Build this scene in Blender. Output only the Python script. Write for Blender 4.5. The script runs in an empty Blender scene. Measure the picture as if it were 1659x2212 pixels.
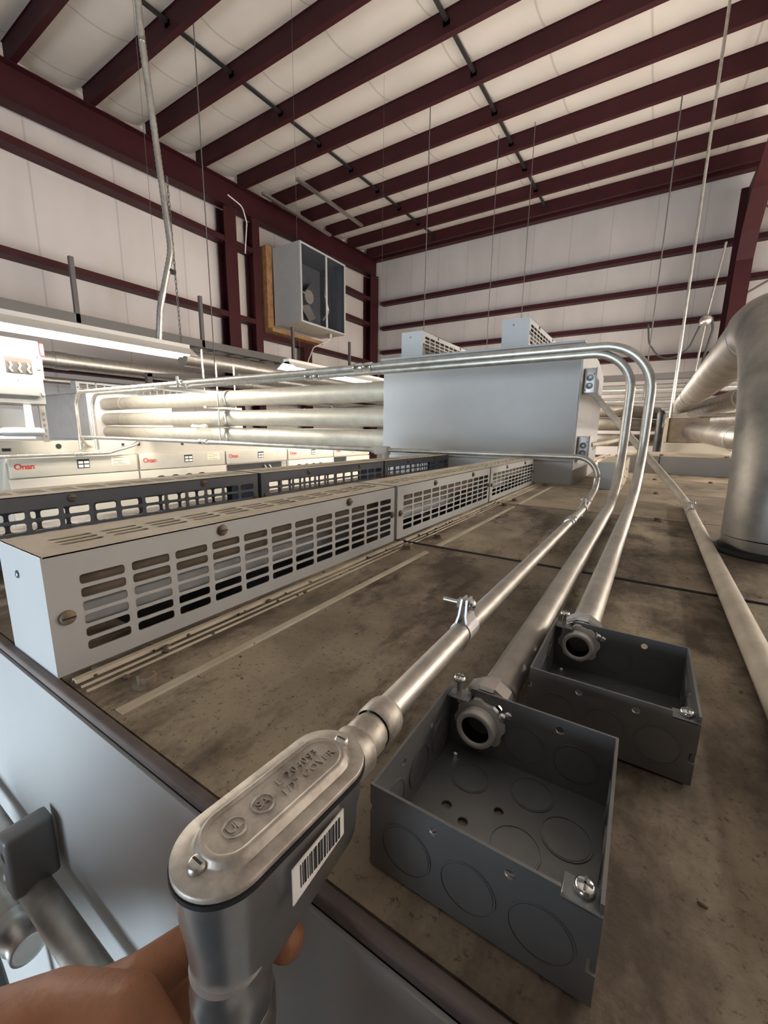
import bpy, bmesh, math, random
from mathutils import Vector, Matrix
random.seed(7)
scene = bpy.context.scene
COL = scene.collection
PI = math.pi
ZC = 2.55            # eye height: every height below is measured from eye level, then lifted by ZC at the end
DECK = -0.256        # top of the switchgear cabinets

# ------------------------------------------------------------------ materials
def new_mat(name):
    m = bpy.data.materials.new(name); m.use_nodes = True
    nt = m.node_tree; b = nt.nodes['Principled BSDF']
    return m, nt, b
def mat(name, col, rough=.5, metal=0., var=0., scale=8., bump=0., bscale=60., col2=None, spec=None, rvar=0.):
    m, nt, b = new_mat(name)
    b.inputs['Base Color'].default_value = (*col, 1)
    b.inputs['Roughness'].default_value = rough
    b.inputs['Metallic'].default_value = metal
    if spec is not None: b.inputs['Specular IOR Level'].default_value = spec
    tc = nt.nodes.new('ShaderNodeTexCoord')
    if var > 0 or col2:
        n = nt.nodes.new('ShaderNodeTexNoise'); n.inputs['Scale'].default_value = scale
        n.inputs['Detail'].default_value = 6; n.inputs['Roughness'].default_value = .62
        nt.links.new(tc.outputs['Object'], n.inputs['Vector'])
        r = nt.nodes.new('ShaderNodeValToRGB')
        c2 = col2 or tuple(max(0, c*(1-var)) for c in col)
        c1 = col if col2 else tuple(min(1, c*(1+var)) for c in col)
        r.color_ramp.elements[0].position = .33; r.color_ramp.elements[0].color = (*c2, 1)
        r.color_ramp.elements[1].position = .67; r.color_ramp.elements[1].color = (*c1, 1)
        nt.links.new(n.outputs['Fac'], r.inputs['Fac'])
        nt.links.new(r.outputs['Color'], b.inputs['Base Color'])
        if rvar > 0:
            mr = nt.nodes.new('ShaderNodeMapRange')
            mr.inputs['To Min'].default_value = max(.05, rough-rvar); mr.inputs['To Max'].default_value = min(1, rough+rvar)
            nt.links.new(n.outputs['Fac'], mr.inputs['Value']); nt.links.new(mr.outputs['Result'], b.inputs['Roughness'])
    if bump > 0:
        n2 = nt.nodes.new('ShaderNodeTexNoise'); n2.inputs['Scale'].default_value = bscale; n2.inputs['Detail'].default_value = 4
        nt.links.new(tc.outputs['Object'], n2.inputs['Vector'])
        bp = nt.nodes.new('ShaderNodeBump'); bp.inputs['Strength'].default_value = bump; bp.inputs['Distance'].default_value = .002
        nt.links.new(n2.outputs['Fac'], bp.inputs['Height']); nt.links.new(bp.outputs['Normal'], b.inputs['Normal'])
    return m
def emit(name, col, s):
    m, nt, b = new_mat(name)
    b.inputs['Base Color'].default_value = (*col, 1)
    b.inputs['Emission Color'].default_value = (*col, 1); b.inputs['Emission Strength'].default_value = s
    return m
def deck_mat(name='dusty_sheet_steel', t=0.):
    # dusty sheet steel: tan dust, brown water stains, paler wiped smears
    m, nt, b = new_mat(name)
    tc = nt.nodes.new('ShaderNodeTexCoord'); L = nt.links
    def noise(sc, det=6, rough=.6, stretch=None):
        n = nt.nodes.new('ShaderNodeTexNoise'); n.inputs['Scale'].default_value = sc
        n.inputs['Detail'].default_value = det; n.inputs['Roughness'].default_value = rough
        if stretch:
            mp = nt.nodes.new('ShaderNodeMapping'); mp.inputs['Scale'].default_value = stretch
            L.new(tc.outputs['Object'], mp.inputs['Vector']); L.new(mp.outputs['Vector'], n.inputs['Vector'])
        else: L.new(tc.outputs['Object'], n.inputs['Vector'])
        return n
    def ramp(n, p0, p1):
        r = nt.nodes.new('ShaderNodeMapRange'); r.inputs['From Min'].default_value = p0; r.inputs['From Max'].default_value = p1
        L.new(n.outputs['Fac'], r.inputs['Value']); return r
    def mix(f, a, c):
        x = nt.nodes.new('ShaderNodeMix'); x.data_type = 'RGBA'
        L.new(f, x.inputs['Factor'])
        for s, v in (('A', a), ('B', c)):
            if isinstance(v, tuple): x.inputs[s].default_value = (*v, 1)
            else: L.new(v, x.inputs[s])
        return x.outputs['Result']
    base = mix(ramp(noise(4.2), .38, .62).outputs['Result'], (.20, .160, .114), (.39, .322, .230))
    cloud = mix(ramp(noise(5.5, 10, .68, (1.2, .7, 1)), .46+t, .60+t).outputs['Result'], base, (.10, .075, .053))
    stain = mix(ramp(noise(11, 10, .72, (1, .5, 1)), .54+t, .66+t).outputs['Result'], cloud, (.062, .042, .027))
    grit = mix(ramp(noise(170, 4, .75), .56, .70).outputs['Result'], stain, (.09, .062, .038))
    L.new(grit, b.inputs['Base Color'])
    rr = ramp(noise(6), .3, .7); rr.inputs['To Min'].default_value = .55; rr.inputs['To Max'].default_value = .9
    L.new(rr.outputs['Result'], b.inputs['Roughness'])
    bp = nt.nodes.new('ShaderNodeBump'); bp.inputs['Strength'].default_value = .35; bp.inputs['Distance'].default_value = .001
    L.new(noise(220, 3).outputs['Fac'], bp.inputs['Height']); L.new(bp.outputs['Normal'], b.inputs['Normal'])
    return m
def sheet_mat(name, col, axis, pitch, dark, stains=.12):
    # vinyl faced insulation with seams every `pitch` metres along one axis and faint dirt
    m, nt, b = new_mat(name); L = nt.links
    tc = nt.nodes.new('ShaderNodeTexCoord'); sp = nt.nodes.new('ShaderNodeSeparateXYZ')
    L.new(tc.outputs['Object'], sp.inputs[0])
    d = nt.nodes.new('ShaderNodeMath'); d.operation = 'DIVIDE'; d.inputs[1].default_value = pitch
    L.new(sp.outputs[axis], d.inputs[0])
    f = nt.nodes.new('ShaderNodeMath'); f.operation = 'FRACT'; L.new(d.outputs[0], f.inputs[0])
    s = nt.nodes.new('ShaderNodeMath'); s.operation = 'SUBTRACT'; s.inputs[1].default_value = .5; L.new(f.outputs[0], s.inputs[0])
    a = nt.nodes.new('ShaderNodeMath'); a.operation = 'ABSOLUTE'; L.new(s.outputs[0], a.inputs[0])
    r = nt.nodes.new('ShaderNodeMapRange'); r.inputs['From Min'].default_value = .0; r.inputs['From Max'].default_value = .018
    r.inputs['To Min'].default_value = dark; r.inputs['To Max'].default_value = 1.
    L.new(a.outputs[0], r.inputs['Value'])
    n = nt.nodes.new('ShaderNodeTexNoise'); n.inputs['Scale'].default_value = 1.3; n.inputs['Detail'].default_value = 5
    mp = nt.nodes.new('ShaderNodeMapping'); mp.inputs['Scale'].default_value = (1, 1, .35)
    L.new(tc.outputs['Object'], mp.inputs['Vector']); L.new(mp.outputs['Vector'], n.inputs['Vector'])
    r2 = nt.nodes.new('ShaderNodeMapRange'); r2.inputs['From Min'].default_value = .35; r2.inputs['From Max'].default_value = .65
    r2.inputs['To Min'].default_value = 1-stains; r2.inputs['To Max'].default_value = 1.
    L.new(n.outputs['Fac'], r2.inputs['Value'])
    mu = nt.nodes.new('ShaderNodeMath'); mu.operation = 'MULTIPLY'; L.new(r.outputs[0], mu.inputs[0]); L.new(r2.outputs[0], mu.inputs[1])
    x = nt.nodes.new('ShaderNodeMix'); x.data_type = 'RGBA'; x.inputs['A'].default_value = (.10, .085, .075, 1); x.inputs['B'].default_value = (*col, 1)
    L.new(mu.outputs[0], x.inputs['Factor']); L.new(x.outputs['Result'], b.inputs['Base Color'])
    b.inputs['Roughness'].default_value = .6
    return m
M = {}
M['deck'] = deck_mat()
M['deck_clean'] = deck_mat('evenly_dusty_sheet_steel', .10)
M['paint'] = mat('grey_enamel', (.465, .475, .475), .45, var=.04, scale=5)
M['dark_and_shade'] = mat('charcoal_enamel_and_shade', (.10, .108, .13), .45, var=.10, scale=5)  # serves dark parts and surfaces coloured dark in place of shade
M['dust_top'] = mat('dust_covered_enamel', (.60, .54, .43), .85, col2=(.44, .38, .285), scale=14, bump=.3, bscale=200)
M['tan_paint'] = mat('tan_enamel', (.47, .44, .375), .5, var=.06, scale=3)
M['maroon'] = mat('maroon_primer', (.046, .0088, .0115), .55, spec=.25, var=.15, scale=2)
M['ceil'] = sheet_mat('vinyl_faced_roof_blanket', (.70, .65, .60), 0, 1.22, .62, .08)
M['wallL'] = sheet_mat('vinyl_faced_wall_blanket', (.70, .65, .63), 1, 1.22, .72, .12)
M['wallF'] = sheet_mat('vinyl_faced_end_blanket', (.72, .68, .665), 0, .92, .75, .16)
M['wallB'] = mat('dark_brown_bounce_cut', (.10, .075, .065), .7, var=.1, scale=2)  # unseen back wall coloured dark to cut light bouncing onto the foreground
M['floor'] = mat('concrete', (.20, .19, .175), .7, var=.15, scale=2)
M['galv'] = mat('galvanised_steel', (.60, .585, .55), .40, 1., var=.14, scale=20, rvar=.10)
M['emt'] = mat('dull_galvanised_tube', (.52, .50, .455), .47, .9, var=.16, scale=30, rvar=.12, bump=.06, bscale=90)
M['emt_dusty'] = mat('dusty_tube', (.50, .45, .37), .7, .25, var=.15, scale=20)
M['duct'] = mat('stained_galvanised_duct', (.40, .375, .335), .48, .8, col2=(.20, .185, .17), scale=9, rvar=.12)
M['tray'] = mat('grey_tray_steel', (.17, .165, .16), .5, .4)
M['switchgrey'] = mat('switch_grey_enamel', (.19, .19, .185), .5)
M['thickpipe'] = mat('cream_stained_galvanised', (.50, .47, .395), .5, .45, var=.10, scale=14)
M['plenum'] = mat('bright_galvanised_sheet', (.62, .60, .60), .45, .45, var=.06, scale=9)
M['boxsteel'] = mat('pregalvanised_sheet', (.22, .225, .23), .40, .6, var=.10, scale=12, rvar=.08)
M['zinc'] = mat('bright_zinc', (.82, .82, .80), .20, 1., var=.05, scale=30)
M['diecast'] = mat('die_cast_zinc', (.66, .65, .62), .5, .3, var=.1, scale=40)
M['cover'] = mat('weathered_cast_aluminium', (.60, .555, .49), .50, .6, col2=(.27, .24, .205), scale=60, rvar=.12, bump=.12, bscale=160)
M['alubody'] = mat('cast_aluminium', (.58, .57, .56), .33, .95, var=.08, scale=40)
M['rubber'] = mat('black_rubber', (.012, .012, .014), .6)
M['black'] = mat('black_paint', (.015, .015, .017), .5)
M['bore'] = mat('dark_interior', (.008, .008, .009), .9, spec=.1)
M['bolt'] = mat('dusty_brown_bolt', (.20, .15, .105), .7, .2, var=.3, scale=60)
M['lip'] = mat('brown_edge_gasket', (.155, .125, .115), .6, var=.2, scale=20)
M['wood'] = mat('plywood', (.33, .17, .075), .7, var=.3, scale=9)
M['white'] = mat('white_enamel', (.78, .76, .72), .4)
M['cream'] = mat('cream_label', (.70, .66, .50), .6)
M['paper'] = mat('white_label', (.82, .80, .76), .55)
M['ink'] = mat('black_ink', (.02, .02, .022), .6)
M['redink'] = mat('red_ink', (.45, .025, .02), .5)
M['redplastic'] = mat('red_plastic', (.62, .04, .05), .4)
M['copper'] = mat('copper_blade', (.75, .48, .28), .35, .9)
M['pvc'] = mat('grey_pvc', (.42, .43, .45), .45)
M['cable'] = mat('dark_cable', (.05, .05, .05), .6)
M['wire'] = mat('dull_wire', (.16, .15, .15), .6, .4)
M['skin'] = mat('brown_skin', (.46, .215, .115), .5, col2=(.36, .155, .08), scale=35, bump=.35, bscale=150)
M['skin'].node_tree.nodes['Principled BSDF'].inputs['Subsurface Weight'].default_value = .08
M['skin'].node_tree.nodes['Principled BSDF'].inputs['Subsurface Radius'].default_value = (.012, .005, .003)
M['nail'] = mat('fingernail', (.48, .26, .19), .35)
M['hair'] = mat('black_hair', (.02, .016, .014), .6)
M['unseen_shirt'] = mat('unseen_dark_work_shirt', (.06, .065, .075), .85)
M['tube_near'] = emit('fluorescent_tube_near', (1., .91, .79), 150)
M['tube_soft'] = emit('fluorescent_tube_soft', (1., .90, .79), 140)
M['tube'] = emit('fluorescent_tube', (1., .90, .79), 80)
M['blue'] = mat('pale_blue_sheet', (.35, .45, .75), .5)
M['dirt'] = mat('dirt_crumbs', (.13, .10, .07), .9, var=.3, scale=80)
M['brownpanel'] = mat('dusty_inner_baffle', (.17, .133, .098), .8, var=.2, scale=12)

# ------------------------------------------------------------------ mesh building
class MB:
    def __init__(s): s.v = []; s.f = []; s.mi = []; s.sm = []
    def add(s, vs, fs, mi=0, smooth=False):
        o = len(s.v); s.v += [Vector(p) for p in vs]
        for f in fs: s.f.append([i+o for i in f]); s.mi.append(mi); s.sm.append(smooth)
        return s
    def box(s, a, b, mi=0, mat4=None):
        x0, y0, z0 = a; x1, y1, z1 = b
        vs = [(x0,y0,z0),(x1,y0,z0),(x1,y1,z0),(x0,y1,z0),(x0,y0,z1),(x1,y0,z1),(x1,y1,z1),(x0,y1,z1)]
        if mat4 is not None: vs = [mat4 @ Vector(p) for p in vs]
        return s.add(vs, [(0,3,2,1),(4,5,6,7),(0,1,5,4),(1,2,6,5),(2,3,7,6),(3,0,4,7)], mi)
    def rbox(s, a, b, r, mi=0, seg=2):
        bm = bmesh.new()
        bmesh.ops.create_cube(bm, size=1.)
        for v in bm.verts:
            v.co = Vector([(a[i]+b[i])/2 + v.co[i]*(b[i]-a[i]) for i in range(3)])
        bmesh.ops.bevel(bm, geom=bm.edges[:], offset=r, segments=seg, profile=.6, affect='EDGES')
        s.from_bm(bm, mi, True); bm.free(); return s
    def from_bm(s, bm, mi=0, smooth=False):
        bm.verts.index_update()
        return s.add([v.co.copy() for v in bm.verts], [[v.index for v in f.verts] for f in bm.faces], mi, smooth)
    def prism(s, poly, d, mi=0, smooth=False):       # planar polygon of 3D points pushed along d
        n = len(poly); d = Vector(d); vs = [Vector(p) for p in poly]; vs += [p+d for p in vs]
        s.add(vs, [tuple(range(n))[::-1], tuple(range(n, 2*n))], mi)
        s.add(vs, [(i, (i+1) % n, (i+1) % n+n, i+n) for i in range(n)], mi, smooth)
        return s
    def lathe(s, o, d, prof, seg=24, mi=0, smooth=True, closed=False, caps=True, sides=None):
        o = Vector(o); d = Vector(d).normalized()
        u = d.orthogonal().normalized(); w = d.cross(u)
        n = sides or seg; vs = []
        for t, r in prof:
            for k in range(n):
                a = 2*PI*k/n
                vs.append(o + d*t + (u*math.cos(a)+w*math.sin(a))*r)
        m = len(prof); fs = []
        rng = m if closed else m-1
        for i in range(rng):
            j = (i+1) % m
            for k in range(n):
                fs.append((i*n+k, i*n+(k+1) % n, j*n+(k+1) % n, j*n+k))
        s.add(vs, fs, mi, smooth and sides is None)
        if caps and not closed:
            s.add(vs, [tuple(range(n))[::-1], tuple(range((m-1)*n, m*n))], mi)
        return s
    def cyl(s, p, q, r, seg=20, mi=0):
        p = Vector(p); q = Vector(q)
        return s.lathe(p, q-p, [(0, r), ((q-p).length, r)], seg, mi)
    def tube(s, path, r, seg=16, mi=0, caps=True):
        P = [Vector(p) for p in path]; n = len(P)
        T = []
        for i in range(n):
            a = P[max(0, i-1)]; b = P[min(n-1, i+1)]; T.append((b-a).normalized())
        u = T[0].orthogonal().normalized(); vs = []
        for i in range(n):
            if i: u = (u - T[i]*u.dot(T[i])).normalized()
            w = T[i].cross(u); ri = r[i] if isinstance(r, (list, tuple)) else r
            for k in range(seg):
                a = 2*PI*k/seg; vs.append(P[i] + (u*math.cos(a)+w*math.sin(a))*ri)
        fs = [(i*seg+k, i*seg+(k+1) % seg, (i+1)*seg+(k+1) % seg, (i+1)*seg+k) for i in range(n-1) for k in range(seg)]
        s.add(vs, fs, mi, True)
        if caps: s.add(vs, [tuple(range(seg))[::-1], tuple(range((n-1)*seg, n*seg))], mi)
        return s
    def sphere(s, c, r, sx=1, sy=1, sz=1, mi=0, u=12, v=8):
        bm = bmesh.new(); bmesh.ops.create_uvsphere(bm, u_segments=u, v_segments=v, radius=r)
        for q in bm.verts: q.co = Vector((q.co.x*sx, q.co.y*sy, q.co.z*sz)) + Vector(c)
        s.from_bm(bm, mi, True); bm.free(); return s

def fillet(pts, rad, n=10):
    # polyline with every inner corner rounded by its radius
    P = [Vector(p) for p in pts]; out = [P[0]]
    for i in range(1, len(P)-1):
        r = rad[i-1] if isinstance(rad, (list, tuple)) else rad
        a = (P[i-1]-P[i]).normalized(); b = (P[i+1]-P[i]).normalized()
        ang = a.angle(b)
        if r <= 0 or ang > PI-.01: out.append(P[i]); continue
        t = r/math.tan(ang/2); c = P[i] + (a+b).normalized()*(r/math.sin(ang/2))
        s = P[i]+a*t; e = P[i]+b*t; vs = s-c; ve = e-c
        tot = vs.angle(ve); ax = vs.cross(ve).normalized()
        for k in range(n+1): out.append(c + Matrix.Rotation(tot*k/n, 3, ax) @ vs)
    out.append(P[-1]); return out

def mesh_of(name, mb, mats, origin):
    me = bpy.data.meshes.new(name)
    me.from_pydata([p-origin for p in mb.v], [], mb.f)
    for m in (mats if isinstance(mats, (list, tuple)) else [mats]): me.materials.append(m)
    me.polygons.foreach_set('material_index', mb.mi); me.polygons.foreach_set('use_smooth', mb.sm)
    me.update()
    bm = bmesh.new(); bm.from_mesh(me); bmesh.ops.recalc_face_normals(bm, faces=bm.faces); bm.to_mesh(me); bm.free()
    return me
def world_org(o):
    v = Vector((0, 0, 0))
    while o is not None: v += o.location; o = o.parent
    return v
def tag(o, label, cat, group=None, kind=None):
    if label: o['label'] = label
    if cat: o['category'] = cat
    if group: o['group'] = group
    if kind: o['kind'] = kind
    return o
def thing(name, label, cat, loc, group=None):
    o = bpy.data.objects.new(name, None); COL.objects.link(o); o.location = loc; o.empty_display_size = .05
    return tag(o, label, cat, group)
def part(name, mb, mats, parent, label=None):
    org = world_org(parent)
    o = bpy.data.objects.new(name, mesh_of(name, mb, mats, org)); COL.objects.link(o); o.parent = parent
    if label: o['label'] = label
    return o
def solo(name, mb, mats, label, cat, loc=None, group=None, kind=None):
    loc = Vector(loc) if loc is not None else Vector((0, 0, 0))
    o = bpy.data.objects.new(name, mesh_of(name, mb, mats, loc)); COL.objects.link(o); o.location = loc
    return tag(o, label, cat, group, kind)
def struct(name, mb, mats):
    return solo(name, mb, mats, None, None, kind='structure')
def smooth_angle(o, deg=35):
    me = o.data
    bm = bmesh.new(); bm.from_mesh(me)
    for f in bm.faces: f.smooth = True
    for e in bm.edges:
        e.smooth = not (len(e.link_faces) == 2 and e.calc_face_angle(0) > math.radians(deg))
    bm.to_mesh(me); bm.free(); return o
def text_mb(txt, size, depth, mat4, spacing=1., bold=0.):
    cu = bpy.data.curves.new('lettering', 'FONT'); cu.body = txt; cu.size = size; cu.extrude = depth
    cu.space_character = spacing; cu.offset = bold; cu.resolution_u = 3; cu.align_x = 'CENTER'; cu.align_y = 'CENTER'
    ob = bpy.data.objects.new('lettering', cu); COL.objects.link(ob)
    dg = bpy.context.evaluated_depsgraph_get(); dg.update()
    me = bpy.data.meshes.new_from_object(ob.evaluated_get(dg))
    mb = MB(); mb.add([mat4 @ v.co for v in me.vertices], [list(p.vertices) for p in me.polygons])
    bpy.data.objects.remove(ob); bpy.data.meshes.remove(me); bpy.data.curves.remove(cu)
    return mb
def frame4(o, x, y, z):
    m = Matrix.Identity(4)
    for i, a in enumerate((x, y, z)):
        for k in range(3): m[k][i] = a[k]
    for k in range(3): m[k][3] = o[k]
    return m
def perforated(mb, o, u, v, n, ucuts, vcuts, thick, rnd=.3, margin=None, skip=None, mi=0):
    # sheet made of cells ucuts x vcuts; margin(i,j) -> (u0,u1,v0,v1) of a rounded slot inside the cell, or None for a solid cell
    o, u, v, n = Vector(o), Vector(u), Vector(v), Vector(n)
    P = lambda a, b, d: o + u*a + v*b + n*d
    for i in range(len(ucuts)-1):
        for j in range(len(vcuts)-1):
            a0, a1, b0, b1 = ucuts[i], ucuts[i+1], vcuts[j], vcuts[j+1]
            sl = margin(i, j) if margin else None
            if sl is None:
                mb.add([P(a0,b0,0),P(a1,b0,0),P(a1,b1,0),P(a0,b1,0)], [(0,1,2,3)], mi)
                mb.add([P(a0,b0,-thick),P(a1,b0,-thick),P(a1,b1,-thick),P(a0,b1,-thick)], [(3,2,1,0)], mi)
                continue
            s0, s1, t0, t1 = sl; r = rnd*min(s1-s0, t1-t0)
            inner = []; outer = []
            cs = [((s1-r, t1-r), 0, (a1, b1)), ((s0+r, t1-r), 90, (a0, b1)), ((s0+r, t0+r), 180, (a0, b0)), ((s1-r, t0+r), 270, (a1, b0))]
            for (cx, cy), st, oc in cs:
                for k in range(3):
                    an = math.radians(st+45*k); ix, iy = cx+r*math.cos(an), cy+r*math.sin(an)
                    inner.append((ix, iy))
                    if k == 1: outer.append(oc)
                    elif (k == 0) == (st in (0, 180)): outer.append((oc[0], iy))
                    else: outer.append((ix, oc[1]))
            m = len(inner)
            vs = [P(x, y, 0) for x, y in outer] + [P(x, y, 0) for x, y in inner] + [P(x, y, -thick) for x, y in inner] + [P(x, y, -thick) for x, y in outer]
            fs = []
            for k in range(m):
                q = (k+1) % m
                fs += [(k, q, m+q, m+k), (m+k, m+q, 2*m+q, 2*m+k), (2*m+k, 2*m+q, 3*m+q, 3*m+k)]
            mb.add(vs, fs, mi)
    # rim
    A, B = ucuts[0], ucuts[-1]; C, D = vcuts[0], vcuts[-1]
    for (p, q) in (((A,C),(B,C)), ((B,C),(B,D)), ((B,D),(A,D)), ((A,D),(A,C))):
        mb.add([P(*p,0),P(*q,0),P(*q,-thick),P(*p,-thick)], [(0,1,2,3)], mi)
    return mb
ORD = ['first','second','third','fourth','fifth','sixth','seventh','eighth','ninth','tenth','eleventh','twelfth']
X, Y, Z = Vector((1,0,0)), Vector((0,1,0)), Vector((0,0,1))
# ------------------------------------------------------------------ the building
XL, XR, YB, YF = -8.3, 7.0, -5.0, 12.3
struct('floor', MB().box((XL, YB, -ZC-.1), (XR, YF, -ZC)), M['floor'])
struct('wall_left', MB().box((XL-.1, YB, -ZC), (XL, YF, 5.6)), M['wallL'])
DOOR = (-2.45, -.85, .35)
struct('wall_back', MB().box((XL, YB-.1, -ZC), (DOOR[0], YB, 5.2)).box((DOOR[1], YB-.1, -ZC), (XR, YB, 5.2)).box((DOOR[0], YB-.1, DOOR[2]), (DOOR[1], YB, 5.2)), M['wallB'])
struct('wall_right', MB().box((XR, YB, -ZC), (XR+.1, YF, 5.9)), M['wallL'])
struct('wall_far', MB().box((XL, YF, -ZC), (XR, YF+.1, 5.9)), M['wallF'])
PH = .27
def deck_z(y): return 4.93 + .043*(y-2.9) + PH
PUR = [-2.97+.976*k for k in range(16)]          # web positions of the purlins along the depth
mb = MB(); prev = None
ys = []
for a, b in zip(PUR[:-1], PUR[1:]):
    for k in range(8): ys.append((a+(b-a)*k/8, k/8))
ys.append((PUR[-1], 0))
ys = [(YB, 0)] + ys + [(YF, 0)]
vs = []
for y, t in ys:
    z = deck_z(y) - .10*math.sin(PI*t)**.8
    vs += [(XL, y, z), (XR, y, z)]
n = len(ys)
mb.add(vs, [(2*i, 2*i+1, 2*i+3, 2*i+2) for i in range(n-1)], 0, True)
mb.add([(XL,YB,deck_z(YB)+.1),(XR,YB,deck_z(YB)+.1),(XR,YF,deck_z(YF)+.1),(XL,YF,deck_z(YF)+.1)], [(0,1,2,3)])
struct('ceiling', mb, M['ceil'])

# purlins: Z sections running left to right under the roof
def zsec(x0, x1, y, z, h=PH, f=.082, t=.007):
    p = [(y-f, z+h), (y-f, z+h-.018), (y-f+t, z+h-.018), (y-f+t, z+h-t), (y, z+h-t), (y, z), (y+f, z), (y+f, z+.018), (y+f-t, z+.018), (y+f-t, z+t), (y+t, z+t), (y+t, z+h)]
    return MB().prism([(x0, a, b) for a, b in p], (x1-x0, 0, 0))
vis = [y for y in PUR if 2.4 < y < 11.9]
for k, y in enumerate(reversed(vis)):
    z = deck_z(y)-PH
    lab = 'dark maroon steel roof purlin, ' + (['the one nearest the far wall'] + [ORD[i]+' one out from the far wall' for i in range(1, 12)])[k]
    o = solo('roof_purlin', zsec(-8.18, XR, y, z), M['maroon'], lab, 'purlin', (-2, y, z), 'roof purlins')
y = 12.02; z = deck_z(y)-PH
solo('eave_strut', MB().box((-8.1, y-.09, z-.02), (XR, y+.1, z+.2)), M['maroon'], 'dark maroon eave strut along the top edge of the far wall', 'beam', (-2, y, z))
# bridging angles crossing the purlins
def bridging(x, y0, y1, label):
    mb = MB()
    ys = [y for y in PUR if y0 < y < y1]
    for a, b in zip(ys[:-1], ys[1:]):
        za, zb = deck_z(a)-.155, deck_z(b)-.155
        mb.prism([(x, a+.012, za), (x+.05, a+.012, za), (x+.05, a+.012, za+.03), (x, a+.012, za+.03)], (0, b-a-.03, zb-za))
        for q, zz in ((a, za), (b, zb)):
            mb.box((x-.03, q-.014, zz-.03), (x+.06, q-.002, zz+.03))
    return solo('roof_bridging', mb, M['black'], label, 'brace', (x, y0, deck_z(y0)-.1), 'roof bridging lines')
bridging(-5.85, 1.5, 11.9, 'line of dark steel bridging between roof purlins nearer the left wall')
bridging(-2.85, 1.5, 11.9, 'line of dark steel bridging between roof purlins over the middle of the room')

# left wall framing
def isec(p0, p1, w, h, side, tf=.014, tw=.01):
    # I section between two points; h along `side`, w across
    p0, p1 = Vector(p0), Vector(p1); d = p1-p0; s = Vector(side).normalized(); c = d.cross(s).normalized()
    mb = MB()
    def rect(s0, s1, c0, c1): mb.prism([p0+s*a+c*b for a, b in ((s0, c0), (s1, c0), (s1, c1), (s0, c1))], d)
    rect(-h/2, -h/2+tf, -w/2, w/2); rect(h/2-tf, h/2, -w/2, w/2); rect(-h/2+tf, h/2-tf, -tw/2, tw/2)
    return mb
def rz(y): return 4.40 + .047*(y-2.72)
solo('left_rafter'.replace('left_', 'end_'), isec((-8.1, YB, rz(YB)+.25), (-8.1, 12.1, rz(12.1)+.25), .24, .5, Z), M['maroon'],
     'deep maroon rafter sloping along the top of the left wall', 'rafter', (-8.1, 4, rz(4)))
def column(y, w, label, z1):
    solo('wall_column', isec((-8.12, y, -ZC), (-8.12, y, z1-.03), w, .26, X), M['maroon'], label, 'column', (-8.12, y, -ZC), 'left wall columns')
column(6.40, .30, 'wide maroon steel column on the left wall, first left of the intake hood', rz(6.4))
column(7.08, .20, 'narrow maroon steel column on the left wall directly beside the plywood side of the hood', rz(7.1))
column(11.86, .44, 'maroon corner column where left wall meets far wall', rz(11.8))
def girt_left(y0, y1, z, label):
    solo('wall_girt', MB().prism([(-8.0, y0, z), (-8.0, y0, z+.105), (-8.012, y0, z+.105), (-8.012, y0, z+.012), (-8.26, y0, z+.012), (-8.26, y0, z)], (0, y1-y0, 0)), M['maroon'], label, 'girt', (-8.1, (y0+y1)/2, z), 'left wall girts')
girt_left(YB, 6.36, 3.87, 'maroon girt high on the left wall, left of the wide column')
girt_left(YB, 6.36, 2.39, 'maroon girt at mid height of the left wall, left of the wide column')
girt_left(6.44, 7.05, 3.87, 'short upper maroon girt between the two columns left of the hood')
girt_left(6.44, 7.05, 2.39, 'short lower maroon girt between the two columns left of the hood')
girt_left(9.25, 11.75, 4.05, 'upper short maroon girt between hood and corner column')
girt_left(9.25, 11.75, 3.30, 'second short maroon girt down between hood and corner column')
girt_left(7.15, 11.75, 2.14, 'maroon girt below the intake hood on the left wall')
girt_left(YB, 11.75, .86, 'low maroon girt on the left wall behind the long pipe')
solo('wall_post', MB().box((-8.14, 8.55, -ZC), (-7.98, 8.85, 2.14)), M['maroon'], 'short maroon post under the intake hood', 'post', (-8.06, 8.7, -ZC))
# far wall girts
def girt_far(x0, x1, z, label):
    solo('wall_girt', MB().prism([(x0, 12.06, z), (x0, 12.06, z+.10), (x0, 12.072, z+.10), (x0, 12.072, z+.012), (x0, 12.28, z+.012), (x0, 12.28, z)], (x1-x0, 0, 0)), M['maroon'], label, 'girt', ((x0+x1)/2, 12.1, z), 'far wall girts')
girt_far(-7.9, XR, 4.00, 'topmost maroon girt across the far wall')
girt_far(-7.9, 1.75, 3.25, 'second maroon girt down on the far wall, ending just past the right column')
girt_far(-7.9, XR, 2.50, 'third maroon girt down on the far wall')
girt_far(-7.9, XR, 1.74, 'fourth maroon girt down on the far wall, just above the far pipes')
# right portal frame: column, haunch and rafter
mb = MB()
inner = [(11.0, -ZC), (10.95, 3.3), (10.75, 3.75), (10.2, 4.2), (9.0, 4.55), (YB, 3.85)]
outer = [(12.04, -ZC), (12.04, 5.0), (YB, 4.45)]
web = [(1.10, y, z) for y, z in inner] + [(1.10, y, z) for y, z in reversed(outer)]
fr = thing('portal_frame', 'tapered maroon portal frame with curved haunch at the far right', 'frame', (1.1, 11.6, -ZC))
mb = MB()
cen = [(a, b) for a, b in inner]
vs = [(1.10, *p) for p in inner] + [(1.10, 12.04, -ZC), (1.10, 12.04, 3.3), (1.10, 12.04, 3.75), (1.10, 12.04, 4.2), (1.10, 12.04, 5.0), (1.10, YB, 4.45)]
mb.add(vs, [(i, i+1, i+7, i+6) for i in range(5)])
mb.add([(v[0]+.012, v[1], v[2]) for v in vs], [(i, i+1, i+7, i+6)[::-1] for i in range(5)])
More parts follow.
